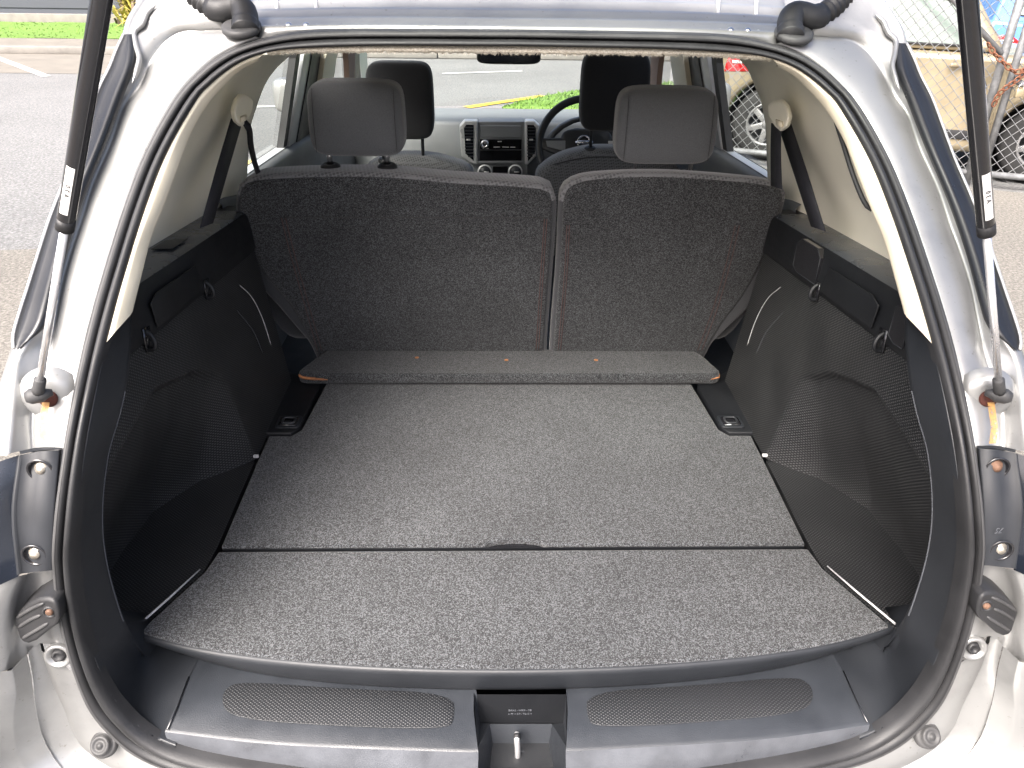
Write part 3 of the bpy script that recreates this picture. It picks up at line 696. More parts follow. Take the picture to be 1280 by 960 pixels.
# closing panel: strip round the bottom corners, then the bumper ledge
fr = fraz(so2, .64)
A0 = half(so2, .014, 0, fr)[::-1]; A0 = resample(A0, 40)
F1 = crom([PA(u, v, -.004) for u, v in ((50, 804), (60, 838), (80, 885), (103, 934))]+[np.array([-.56, g(.56, .44)-.004, .446]), np.array([-.42, g(.42, .43)-.004, .432]), np.array([-.2, g(.2, .42)-.004, .426]), np.array([0, g(0, .42)-.004, .425])], 40)
F2 = crom([PA(14, 838, -.05), PA(19, 870, -.05), PA(15, 915, -.055), PA(34, 970, -.06), np.array([-.58, .62, .39]), np.array([-.42, .60, .385]), np.array([-.2, .59, .38]), np.array([0, .588, .38])], 40)
F3 = [p+np.array([-.02 if p[0] < -.5 else 0, -.004, 0]) for p in F2]
F4 = [p*np.array([1.14, 1, 1])+np.array([0, -.08, .01]) for p in F2]
F5 = [p*np.array([1.16, 1, 1])+np.array([0, -.13, -.06]) for p in F2]
F6 = [p*np.array([1.16, 1, 1])+np.array([0, -.13, -.3]) for p in F2]
def full(lines):
    return [l+[np.array([-p[0], p[1], p[2]]) for p in l[::-1][1:]] for l in lines]
A1 = [p+np.array([0, -.013, 0]) for p in A0]
mk('closing_panel', *loft(full([A0, A1, mid(A1, F1, .1, -.004), mid(A1, F1, .9, -.007), F1, mid(F1, F2, .04, .008), mid(F1, F2, .12, .012), mid(F1, F2, .6, .012)])), 'silver_paint', car)
mk('bumper_cover', *loft(full([mid(F1, F2, .55, .006), mid(F1, F2, .95, .002), F2, F3, F4, F5, F6])), 'silver_paint', car)
for s, m in SIDES:
    c = PA(72, 821, -.010); ax = np.array([.1, -1, .25])
    pg = mk('access_plug', *lathe(c, ax, [(.018, -.006), (.0175, .000), (.014, .002), (.0125, -.0005), (.011, -.001), (.009, -.006), (0, -.006)], 24), 'silver_paint', car, mirror=m)
    mk('plug_core', *lathe(c, ax, [(.0095, -.005), (.0088, .0), (.006, .001), (.005, -.0015), (0, -.0015)], 6), 'rubber', pg, mirror=m)
    c = PA(130, 930, -.012); ax = np.array([-.06, -.74, .66])
    bs = mk('bump_stop', *lathe(c, ax, [(.0195, -.004), (.019, .002), (.0165, .0045), (.0150, .004), (.0140, .010), (.0128, .0125), (.0095, .013), (.0085, .0105), (.0045, .011), (.0035, .0135), (0, .014)], 28), 'rubber_grey', car, mirror=m)
    # moulded rubber tailgate guide
    gpx = chaikin([(16, 772), (42, 749), (66, 748), (73, 760), (74, 780), (62, 788), (40, 806), (25, 803), (19, 782)], 1)
    gd = mk('tailgate_guide', *prism([PA(u, v, -.034) for u, v in gpx], (0, .045, 0)), 'rubber', car, True, .004, 3, mirror=m); sharp(gd)
    for k, ln in enumerate((((18, 771), (38, 759), (52, 753)), ((20, 783), (36, 773), (48, 768)), ((25, 797), (42, 787), (57, 778)))):
        mk('guide_rib', *tube(crom([PA(u+3, v+1, -.034) for u, v in ln], 10), [.0012]+[.0024]*8+[.0012], 8), 'rubber_grey', gd, mirror=m)
    mk('guide_boss', *lathe(PA(62, 765, -.034), (.05, -1, .1), [(.009, -.004), (.0085, .0015), (.0065, .0025), (.006, .001), (0, .001)], 16), 'rubber', gd, mirror=m)
    mk('guide_screw', *lathe(PA(62, 765, -.036), (.05, -1, .1), [(.0045, -.002), (.0045, .002), (.003, .003), (0, .003)], 10), 'bolt_rusty', gd, mirror=m)

# ---- gas struts
for s, m in SIDES:
    B0 = PA(47, 494, -.045); J = PA(80, 285, -.075); TOP = PY(127, 0, .72)
    d = (TOP-B0)/np.linalg.norm(TOP-B0)
    # keep the strut straight: project the rod/cylinder joint on its axis
    def vpx(p): q = p-CAM; return 480-FPX*(q@CU)/(q@CF)
    lo, hi = 0, .6
    for _ in range(40):
        mm = (lo+hi)/2
        if vpx(B0+d*mm) > 285: lo = mm
        else: hi = mm
    J = B0+d*lo; END = B0+d*.90
    gs = mk('gas_strut', *tube([J, J+d*.004, J+d*.006, END-d*.005, END], [.0080, .0082, .0086, .0086, .006], 24), 'gloss_black', car, mirror=m)
    mk('rod', *tube([B0+d*.02, J+d*.01], .0042, 16), 'steel_rod', gs, mirror=m)
    mk('end_collar', *tube([J-d*.001, J+d*.012],   .0090, 20), 'rubber', gs, mirror=m)
    sk = mk('ball_socket', *merge(tube([B0+d*.005, B0+d*.012, B0+d*.028, B0+d*.03], [.0075, .0068, .0068, .005], 14), lathe(B0, np.array([.8, .4, 0]), [(0, -.014), (.006, -.013), (.0095, -.007), (.0095, .004), (.006, .010), (.004, .016), (0, .016)], 16)), 'rubber_grey', gs, mirror=m)
    mk('ball_stud', *tube([B0, PA(61, 497, -.005)], .0035, 10), 'rust', sk, mirror=m)
    # sticker wrapped on the cylinder
    a, b, t = frame(d); tocam = CAM-J; tocam -= d*(tocam@d); tocam /= np.linalg.norm(tocam); sd = np.cross(d, tocam)
    rowsS = []
    for k in range(9):
        an = rad(-5+55*k/8); n_ = tocam*math.cos(an)+sd*math.sin(an)*(-1); rowsS.append([J+d*(.022+.055*q/4)+n_*.0088 for q in range(5)])
    st = mk('strut_sticker', *loft(rowsS), 'sticker_white', gs, mirror=m)
    if not m:
        n_ = tocam*math.cos(rad(22))-sd*math.sin(rad(22)); e_ = -sd*math.cos(rad(22))-tocam*math.sin(rad(22))
        txt('strut_print', 'A 3 0', .0065, basis(J+d*.05+n_*.0090, d, np.cross(np.cross(d, e_), d)*-1), 'print_black', st)
    else:
        f = lambda p: np.array([-p[0], p[1], p[2]])
        n_ = f(tocam*math.cos(rad(22))-sd*math.sin(rad(22))); e_ = f(-sd*math.cos(rad(22))-tocam*math.sin(rad(22)))
        txt('strut_print', 'A 3 0', .0065, basis(f(J+d*.05)+n_*.0090, f(d), e_), 'print_black', st)
lh_txt = basis(PA(1249, 663, -.0262), (-1, -.2, .1), (0, 0, -1)); txt('lamp_print', '75', .012, lh_txt, 'print_grey', car)

# ---- beige pillar garnish and pillar trims
T2px = [(322, 76), (300, 88), (281, 106), (259, 131), (237, 169), (219, 216), (203, 259), (187, 300), (173, 354), (163, 394)]
nt_ = 50
T0 = resample(half(si2, .012, fraz(si2, 1.085), frax(si2, .365))[::-1], nt_)
T1 = [p+np.array([0, -.014, 0]) for p in T0]
T2 = trace(T2px, .035, nt_)
T2b = [p+np.array([-.002, .012, 0]) for p in T2]
T3 = [p+np.array([-.012, .035, .0]) for p in T2]
Wpx = [(358, 66), (348, 74), (335, 86), (322, 105), (309, 142), (301, 172), (294, 206), (289, 235), (286, 255), (284, 270)]
WpxR = [(922, 66), (934, 75), (944, 88), (951, 105), (959, 124), (964, 150), (969, 180), (974, 208), (979, 237), (983, 256)]
WL = {False: crom([PSide(u, v, -1)+np.array([.012, 0, 0]) for u, v in Wpx], nt_),
      True: crom([PSide(u, v, 1)*np.array([-1, 1, 1])+np.array([.012, 0, 0]) for u, v in WpxR], nt_)}
def sm_(t): t = min(1, max(0, t)); return t*t*(3-2*t)
def zled(Y): return 1.066-.085*(Y-1.08)
def trim_lines(Wl):                                              # pillar trim: rim return -> window edge, foot standing on the ledge
    tgt = np.array([-.60, 1.02, 1.062]); out = []
    wv = [sm_((i/(nt_-1)-.40)/.60) for i in range(nt_)]
    L0 = [p+(tgt-T3[-1])*k for p, k in zip(T3, wv)]
    for t, dx in ((0, 0), (.06, -.014), (.12, -.022), (.2, -.027), (.3, -.03), (.4, -.028), (.5, -.024), (.6, -.016), (.7, -.008), (.85, .004), (.95, .010), (1, 0)):
        line = []
        for i in range(nt_):
            p = L0[i]*(1-t)+Wl[i]*t+np.array([dx, 0, 0])
            q = L0[-1]*(1-t)+Wl[-1]*t+np.array([dx, 0, 0]); foot = np.array([-.648+.02*max(0, t-.8)/.2-.0*t+.04*max(0, .2-t)/.2, q[1], zled(q[1])-.006])
            line.append(p+(foot-q)*wv[i]**1.5*(1 if 0 < t else .0))
        out.append(line)
    out.append([p+np.array([-.03, .012, 0]) for p in out[-1]]); return out
for s, m in SIDES:
    mk('pillar_garnish', *loft([T0, T1, mid(T1, T2, .2, -.007), mid(T1, T2, .5, -.010), mid(T1, T2, .8, -.005), T2, T2b, T3]), 'beige_plastic', car, mirror=m)
    pt = mk('pillar_trim', *loft(trim_lines(WL[m])), 'beige_light', car, mirror=m)
    # seat belt: webbing up the trim, guide, free strap to the seat
    def onp(u, v, o=0): d_ = PSide(u, v, -1); return d_
    X0 = -.555
    A = [PX(u, v, X0+.0*k) for k, (u, v) in enumerate(((289, 148), (270, 212), (250, 285)))]
    B = [PX(u, v, X0) for u, v in ((301, 158), (283, 220), (266, 279))]
    sb = mk('seat_belt', *loft([A, B]), 'belt_web', car, True, solid=.0015, mirror=m)
    gd_c = [(296, 117), (304, 118), (311, 124), (310, 140), (303, 152), (297, 158), (290, 152), (287, 138), (290, 124)]
    Gp = [PX(u, v, -.545) for u, v in gd_c]
    sharp(mk('belt_guide', *prism(Gp, (.014, -.012, 0)), 'beige_light', sb, True, .006, 4, mirror=m))
    mk('guide_slot', *prism([PX(u, v, -.531) for u, v in ((300, 146), (307, 143), (306, 150), (300, 153))], (.004, -.004, 0)), 'beige_plastic', sb, mirror=m)
    fs = ((303, 149), (312, 160), (314, 180), (318, 200), (323, 216))
    A = crom([PX(u-5+k*.6, v+2, -.54+.012*k) for k, (u, v) in enumerate(fs)], 12); B = crom([PX(u+3-k*.2, v-1, -.532+.014*k) for k, (u, v) in enumerate(fs)], 12)
    if m:   # the right-hand strap hangs flat and wide
        A = crom([PX(u, v, -.54+.004*k) for k, (u, v) in enumerate(((301, 150), (302, 185), (301, 232)))], 12); B = crom([PX(u, v, -.54+.004*k) for k, (u, v) in enumerate(((312, 148), (313, 185), (313, 228)))], 12)
    mk('belt_strap', *loft([A, B]), 'belt_web', sb, True, solid=.0015, mirror=m)
# quarter-window rubber showing at the right-hand trim
P = crom([PA(u, v, .075) for u, v in ((1043, 146), (1054, 180), (1066, 218), (1079, 250), (1089, 264))], 20)
mk('quarter_window_rubber', *tube(P, [.001]+[.0035]*18+[.001], 8), 'rubber', car)

# ---- headlining edge and roof lining
xsn = np.linspace(-.375, .40, 240); rows = []
rj = [random.gauss(0, 1) for _ in xsn]
lowy = lambda u: 77-6*((u-640)/320)**2*0
for dy, dz, jit in ((.010, .004, 0), (-.004, -.004, 0), (-.008, -.006, 0), (-.006, -.009, .0003), (.000, -.0115, .0010), (.012, -.0105, .0012), (.05, -.007, 0), (.3, .002, 0), (1.2, .01, 0), (1.75, -.03, 0)):
    r = []
    for x, q in zip(xsn, rj):
        zb = 1.390-.006*(abs(x)/.36)**4 if abs(x) < .33 else 1.390-.006*(abs(x)/.36)**4
        xx = x*(1+max(0, dy-.05)*.3)
        r.append(np.array([xx, g(x, zb)+dy+.004, zb+dz+jit*q]))
    rows.append(r)
hl = mk('headlining', *loft(rows), 'headlining_felt', car)
V, Fc = [], []
for _ in range(900):
    x = random.uniform(-.36, .39); zb = 1.390-.006*(abs(x)/.36)**4; p = np.array([x, g(x, zb)+random.uniform(-.003, .012), zb-.010]); k = len(V); l = random.uniform(.001, .0045)
    V += [p+np.array([-.0004, 0, 0]), p+np.array([.0004, 0, 0]), p+np.array([random.uniform(-.002, .002), random.uniform(-.001, .001), -l])]; Fc.append((k, k+1, k+2))
tag(mk('felt_fringe', V, Fc, 'headlining_felt', hl, False), kind='stuff')

# ---- lower corner trims (smooth black plastic inside the seal)
Gpts = [PA(u, v, .08) for u, v in ((163, 392), (164, 420), (161, 465), (157, 490), (150, 520), (136, 570), (129, 640), (134, 700), (150, 760), (160, 785))]+[PZ(176, 822, .575), PZ(196, 842, .553), PZ(236, 848, .551)]
nc = 60
C0 = resample(half(si2, .012, frax(si2, .492, False), fraz(si2, 1.085))[::-1], nc); C1 = [p+np.array([0, -.014, 0]) for p in C0]
G1 = crom(Gpts, nc)
C0[-1][2] += .0; 
G2 = [p+np.array([-.014, .02, 0]) if i < nc-14 else np.array([p[0], p[1]+.02, min(p[2], .562)]) for i, p in enumerate(G1)]
G3 = [p+np.array([-.05, .05, 0]) if i < nc-14 else np.array([p[0]+.01, p[1]+.12, min(p[2], .551)-.004]) for i, p in enumerate(G1)]
for s, m in SIDES:
    ct = mk('corner_trim', *loft([C0, C1, mid(C1, G1, .10, -.005), mid(C1, G1, .35, -.010), mid(C1, G1, .7, -.010), mid(C1, G1, .92, -.004), G1, G2, G3]), 'grey_plastic', car, mirror=m)
    # worn, stitch-like light edge
    P = resample(G1[int(.17*nc):int(.72*nc)], 150); V, Fc = [], []
    dots = [lathe(p+np.array([.0, -.003, 0]), (0, -1, 0), [(.0011, -.001), (.0011, .0006), (0, .001)], 5) for p in P]
    tag(mk('grain_edge', *merge(*dots), 'print_grey', ct, False, mirror=m), kind='stuff')

# ---- side trims: ledge, band with lids and hooks, grained wall with the pocket behind the wheel arch
Yt = [.80, 1.02, 1.14, 1.24, 1.317]; Xt = [.675, .678, .668, .615, .525]
Ya = [.80, .91, 1.06, 1.20, 1.30, 1.39, 1.46]; Za = [.875, .892, .912, .868, .80, .715, .605]
def sm(t): t = min(1, max(0, t)); return t*t*(3-2*t)
def zled(Y): return 1.066-.085*(Y-1.08)
def xup(Y, z):
    return .527+(z-.6)*.125
def xwall(Y, z):
    x = xup(Y, z); xt = max(x, float(np.interp(Y, Yt, Xt))); za = float(np.interp(Y, Ya, Za))
    if z < za and za > .62:
        t = (za-z)/(za-.598); e = .26*sm(t/.08)+.74*sm(t); x = x+(xt-x)*e
    return x
YN = np.linspace(.83, 1.64, 90)
zb_band = lambda Y: zled(Y)-.088
rows = []
NZ = 70
for k in range(NZ+1):
    t = k/NZ; r = []
    for Y in YN:
        z = .596+(zb_band(Y)-.596)*t; r.append(np.array([-xwall(Y, z), Y, z]))
    rows.append(r)
WALL = loft(rows)
YB = np.linspace(.97, 1.64, 70)
band = []
for fx, fz in ((.0, -.088), (.0005, -.086), (-.004, -.083), (-.006, -.06), (-.004, -.03), (-.001, -.012), (.004, -.004), (.012, -.0005), (.03, .001), (.05, .0015), (.075, .002)):
    band.append([np.array([-(xup(Y, zled(Y)-.088)+fx+(.004 if fz > -.08 else 0)), Y, zled(Y)+fz]) for Y in YB])
for s, m in SIDES:
    st = mk('side_trim', *WALL, 'wall_grain', car, mirror=m)
    bd = mk('trim_band', *loft(band[:7]), 'black_plastic', car, mirror=m)
    mk('trim_ledge', *loft(band[6:]), 'ledge_plastic_lit', car, mirror=m)
    mk('trim_light_blocker', *loft([[np.array([-.70, Y, z]) for z in (.3, .7, 1.02)] for Y in (.96, 1.2, 1.75)]), 'black_plastic', car, False, mirror=m)  # unseen black panel added behind the trim to stop light leaking in
    # nose of the band at the seat and its end face
    endb = [l[-1] for l in band]; e2 = [p+np.array([-.02, .06, -.006]) for p in endb]; e3 = [p+np.array([-.06, .10, -.02]) for p in endb]
    mk('band_nose', *loft([endb, e2, e3]), 'black_plastic', bd, mirror=m)
    # wall return toward the seat
    er = [rows[k][-1] for k in range(NZ+1)]
    mk('trim_return', *loft([er, [p+np.array([-.012, .02, 0]) for p in er], [p+np.array([-.10, .06, 0]) for p in er]]), 'black_plastic', st, mirror=m)
    xb = lambda z, Y: xup(Y, zled(Y)-.088)-.002
    def onband(Y, dz, o=0): return np.array([-(xb(0, Y)+.001)+o, Y, zled(Y)+dz])
    # storage lid outline on the band (groove edges catch the light)
    mk('storage_lid', *prism([onband(Y, dz, .0035) for Y, dz in ((1.112, -.076), (1.107, -.034), (1.135, -.024), (1.30, -.026), (1.315, -.076))], (.003, 0, 0)), 'black_plastic', bd, True, .001, mirror=m)
    # bag hooks
    for Y in (1.075, 1.335):
        c = onband(Y, -.082, .006)
        hk = mk('bag_hook', *tube(crom([c+np.array(p) for p in ((-.004, 0, .014), (.006, -.002, .006), (.010, -.004, -.006), (.006, -.004, -.014), (-.006, -.003, -.016))], 14), .0040, 10), 'black_plastic', bd, mirror=m)
        mk('hook_recess', *prism([c+np.array((-.0035, y, z)) for y, z in ((-.012, -.016), (.014, -.018), (.016, .016), (-.008, .02))], (.0012, 0, 0)), 'gloss_black', bd, True, 0, mirror=m)
    # cup / strap recess in the ledge
    if m:
        for y0, y1 in ((1.345, 1.46), (1.015, 1.06)):
            P = [onband(Y, dz, .005) for Y, dz in ((y0, -.072), (y0+.0, -.020), (y0+.02, -.006), (y1-.02, -.006), (y1, -.02), (y1, -.066), (y1-.02, -.074))]
            mk('ledge_recess', *prism(P, (-.03, 0, 0)), 'gloss_black', bd, False, mirror=m)
            mk('recess_rim', *tube(P+[P[0]], .0008, 6), 'grey_plastic', bd, mirror=m)
            q = [np.array([P[0][0]-dx, Y, zled(Y)+.0035]) for dx, Y in ((.0, y0+.015), (.045, y0+.025), (.045, y1-.025), (.0, y1-.015))]
    else:
        q = [np.array([-x, Y, zled(Y)+.0034]) for x, Y in ((.600, 1.30), (.635, 1.295), (.635, 1.36), (.600, 1.375))]
        mk('ledge_lid', *prism(q, (0, 0, .0016)), 'grey_plastic', bd, True, .0006, mirror=m)
        q = [np.array([-x, Y, zled(Y)+.0036]) for x, Y in ((.634, 1.296), (.640, 1.295), (.640, 1.36), (.634, 1.362))]
    # scratches along the wheel-arch edge
    Q = ((1.50, .905), (1.545, .86), (1.57, .80), (1.575, .73))
    mk('scratch', *tube(crom([np.array([-xup(Y, z)+.0008, Y, z]) for Y, z in Q], 24), [.0002]+[.0009]*22+[.0002], 5), 'scuff_white', st, mirror=m)
    Q = ((1.45, .87), (1.50, .80), (1.515, .74))
    mk('scratch', *tube(crom([np.array([-xup(Y, z)+.0004, Y, z]) for Y, z in Q], 20), [.0002]+[.0006]*18+[.0002], 5), 'print_grey', st, mirror=m)
    # low tray beside the floor boards
    TP = [(-.529, 1.312), (-.5225, 1.045), (-.5265, .985), (-.583, .855), (-.60, .840), (-.69, .90), (-.695, 1.03), (-.69, 1.15), (-.63, 1.26)]
    def ztray(x): return .594+max(0, (-x-.535))*.05
    V = [np.array([x, y, ztray(x)]) for x, y in TP]; V2 = [p-np.array([0, 0, .03]) for p in V]; n = len(V)
    ty = mk('side_tray', V+V2, [tuple(range(n))]+[(i, i+n, (i+1) % n+n, (i+1) % n) for i in range(n)], 'tray_grain', car, False, mirror=m)
    mk('tray_edge', *tube([np.array([-.530, .985, .6015]), np.array([-.556, .920, .6025]), np.array([-.586, .853, .6025])], [.0012, .0018, .0018], 6), 'scuff_white', ty, mirror=m)
    mk('tray_clip', *box((-.531, 1.316, .604), (.022, .006, .006)), 'scuff_white', ty, True, .001, mirror=m)
    # tie-down plate and ring
    AP = [(-.5235, 1.405), (-.475, 1.405), (-.462, 1.425), (-.455, 1.62), (-.56, 1.70), (-.56, 1.405)]
    ap = mk('anchor_plate', *prism([np.array([x, y, .604]) for x, y in AP], (0, 0, -.02)), 'black_plastic', car, True, .002, mirror=m)
    c = np.array([-.488, 1.444, .6045])
    mk('anchor_cup', *prism([c+np.array([x, y, 0]) for x, y in rrect(-.026, .026, -.024, .026, .008)], (0, 0, .0035)), 'grey_plastic', ap, True, .0015, mirror=m)
    mk('anchor_well', *prism([c+np.array([x, y, .0036]) for x, y in rrect(-.020, .020, -.017, .019, .006)], (0, 0, .0006)), 'gloss_black', ap, mirror=m)
    P = [c+np.array([x, y, .006]) for x, y in rrect(-.013, .013, -.010, .014, .006)]
    mk('anchor_ring', *tube(P, .0022, 8, closed=True), 'dash_dark', ap, mirror=m)
    # dark plastic and folded bracket beside the seat
    mk('seat_bracket', *prism([np.array([-.60, 1.66, .93]), np.array([-.555, 1.69, .94]), np.array([-.545, 1.70, .885]), np.array([-.60, 1.68, .87])], (0, .05, -.01)), 'grey_plastic', car, True, .006, mirror=m)
    bk = mk('latch_striker', *tube(crom([np.array(p) for p in ((-.64, 1.655, .965), (-.60, 1.66, .96), (-.588, 1.665, .935), (-.60, 1.66, .91), (-.64, 1.655, .905))], 16), .006, 10), 'dash_dark', car, mirror=m)
    # inner wheel house side behind the seat to close the view
    mk('inner_side', *loft([[np.array([-.64, Y, .3]), np.array([-.64, Y, .7]), np.array([-.665, Y, .97])] for Y in (1.60, 1.8, 2.2, 2.6, 3.0, 3.5)]), 'door_grey', car, mirror=m)

# ---- cargo floor boards, lip and sill
def board(name, poly, mat, t=.018, z=.6):
    V = [np.array([x, y, z]) for x, y in poly]; o = mk(name, *prism(V, (0, 0, -t)), mat, car, True, .004, 3); return sharp(o)
xf = np.linspace(-.578, .578, 41); front = [(x, .778+.165*x*x+.02*(abs(x)/.578)**6) for x in xf]
nb = front+[(.521, .983), (.514, 1.032), (-.514, 1.032), (-.521, .983)]
board('floor_board', nb, 'floor_carpet')
cv = [(.055*math.cos(PI*k/10), 1.0445+.017*math.sin(PI*k/10)) for k in range(11)]
fb = [(-.5135, 1.0435)]+[(-x, y) for x, y in cv]+[(.5135, 1.0435), (.5205, 1.31), (.5215, 1.400), (.474, 1.400), (.457, 1.424), (.44, 1.68), (-.44, 1.68), (-.457, 1.424), (-.474, 1.400), (-.5215, 1.400), (-.5205, 1.31)]
board('floor_board', fb, 'floor_carpet')
mk('board_gap_shade', *box((0, 1.0405, .590), (1.02, .0022, .0135)), 'black_plastic', car, False)  # black strip added as painted shade in the gap between the boards
mk('finger_slot', *prism([np.array([x, y, .588]) for x, y in ((-.07, 1.02), (.07, 1.02), (.07, 1.07), (-.07, 1.07))], (0, 0, -.004)), 'gloss_black', car, False)
mk('floor_pan', *box((0, 1.6, .54), (1.36, 1.5, .02)), 'black_plastic', car, False)
mk('underbody_blocker', *box((0, 2.6, .28), (1.4, 3.7, .04)), 'black_plastic', car, False)  # unseen dark slab added to block light coming up from the ground
# curved plastic lip under the near board
def lipY(x): return .778+.165*x*x+.02*(abs(x)/.578)**6
xl = np.linspace(-.585, .585, 61); rows = []
for dy, z in ((.012, .596), (-.001, .5955), (-.0045, .593), (-.005, .585), (-.003, .560), (.0, .552), (.006, .548), (.02, .545)):
    rows.append([np.array([x*(1 if z > .58 else 1-.05*(.58-z)/.03), lipY(x)+dy+(.0 if z > .58 else .012*(abs(x)/.58)**4), z]) for x in xl])
mk('floor_lip', *loft(rows), 'grey_plastic', car)
# sill trim, two halves round the latch well
E1 = crom([PZ(u, v, .550) for u, v in ((234, 840), (306, 853), (431, 862), (575, 866), (592, 866))], 40)
E1b = crom([PZ(u, v, .550) for u, v in ((228, 862), (310, 876), (431, 884), (575, 889), (592, 889))], 40)
E2 = crom([PZ(u, v, .549) for u, v in ((208, 910), (324, 924), (431, 930), (575, 935), (597, 935))], 40)
E2b = crom([PZ(u, v, .546) for u, v in ((206, 915), (324, 929), (431, 935), (575, 940), (598, 940))], 40)
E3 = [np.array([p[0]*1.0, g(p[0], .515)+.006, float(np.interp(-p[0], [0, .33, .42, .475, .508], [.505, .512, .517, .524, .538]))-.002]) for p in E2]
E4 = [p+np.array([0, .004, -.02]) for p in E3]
for s, m in SIDES:
    sp_ = mk('sill_plate', *loft([[p+np.array([0, .03, -.001]) for p in E1], E1, E1b, E2, E2b]), 'sill_plastic', car, mirror=m)
    mk('sill_edge', *loft([E2b, mid(E2b, E3, .1, -.0), mid(E2b, E3, .5, -.001), E3, E4]), 'sill_sheen', sp_, mirror=m)
    ins = [(277, 876), (281, 862), (300, 852), (431, 862), (567, 867), (568, 900), (560, 910), (500, 911), (430, 908), (340, 903), (300, 897), (283, 890)]
    mk('grip_insert', *prism([PZ(u, v, .5500) for u, v in chaikin(ins, 2)], (0, 0, .0016)), 'insert_grain', sp_, True, .0008, mirror=m)
    # parting line to the corner trim
    mk('parting_line', *tube([PZ(236, 846, .5515), PZ(221, 885, .5515), PZ(209, 912, .5515)], .0012, 6), 'gloss_black', sp_, mirror=m)
# latch well
def wrow(y, Y, xa, xb): return [PY(xa, y, Y), PY(xb, y, Y)]
W0, W1, W2, W3, W4 = wrow(868, .772, 596, 708), wrow(904, .764, 600, 704), wrow(905, .760, 612, 690), wrow(929, .748, 616, 686), wrow(960, .712, 612, 692)
lw_ = mk('latch_well', *merge(loft([W0, W1]), loft([W1, W2])), 'black_plastic', car, False)
mk('well_face', *loft([W2, W3]), 'sill_plastic', lw_, False)
mk('well_floor', *loft([W3, W4, [p+np.array([0, -.01, -.02]) for p in W4]]), 'black_plastic', lw_, False)
for i in (0, 1):
    e = E2[-1] if i == 0 else np.array([-E2[-1][0], E2[-1][1], E2[-1][2]]); e1 = E1[-1] if i == 0 else np.array([-E1[-1][0], E1[-1][1], E1[-1][2]]); e3 = E3[-1] if i == 0 else np.array([-E3[-1][0], E3[-1][1], E3[-1][2]])
    mk('well_side', [e1+np.array([0, .03, 0]), e1, e, e3, W4[i], W3[i], W2[i], W1[i], W0[i]], [(0, 1, 7, 8), (1, 2, 5, 6, 7), (2, 3, 4, 5)], 'sill_plastic', lw_, False)
c = PY(648, 945, .735)
sk = mk('latch_striker', *tube(crom([PY(647, 950, .73), PY(647, 936, .728), PY(646, 924, .728), PY(646, 918, .735), PY(646, 921, .752), PY(647, 932, .757)], 24), .0042, 12), 'steel_rod', lw_)
mk('striker_tip', *tube([PY(646, 917, .734), PY(646, 923, .728)], .0046, 10), 'rubber', sk)
mk('striker_plate', *merge(prism([PY(u, v, .74) for u, v in ((614, 941), (640, 937), (648, 934), (658, 937), (688, 941), (684, 945), (660, 944), (648, 948), (636, 944), (618, 945))], (0, -.006, 0))), 'dash_dark', sk, True, .0015)
for k, tx in enumerate(('849A2 - WE00 - M8', '> PP + E/P - TD10 <')):
    p0 = PY(650, 888+k*4.5, .766); txt('moulded_print', tx, .0042, basis(p0, (1, 0, 0), (0, .2, 1)), 'print_grey', lw_)

# ---- carpeted flap in front of the seat backs
fl = [(-.49, 1.618), (-.505, 1.625), (-.507, 1.645), (-.475, 1.725), (-.455, 1.76), (.47, 1.76), (.49, 1.725), (.512, 1.645), (.508, 1.625), (.495, 1.618)]
V = [np.array([x, y, .632]) for x, y in fl]
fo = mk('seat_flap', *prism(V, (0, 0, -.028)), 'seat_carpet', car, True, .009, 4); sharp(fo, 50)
for u, v in ((521, 447), (633, 450), (745, 450)):
    c = PZ(u, v, .632); mk('rust_spot', *lathe(c, (0, 0, 1), [(.006, -.001), (.005, .0006), (.002, .0012), (0, .0012)], 9), 'rust_orange', fo)
A = [(-.505, 1.6275), (-.495, 1.6175), (-.47, 1.6165), (-.435, 1.6165)]
mk('worn_edge', *tube(crom([np.array([x, y, .6275-.003*k]) for k, (x, y) in enumerate(A)], 16), [.001]+[.0035]*9+[.0025]*4+[.001]*2, 6), 'rust_orange', fo)
mk('worn_edge', *tube([np.array([.485, 1.6165, .620]), np.array([.505, 1.620, .624]), np.array([.511, 1.638, .624])], [.0008, .002, .0008], 6), 'rust_orange', fo)

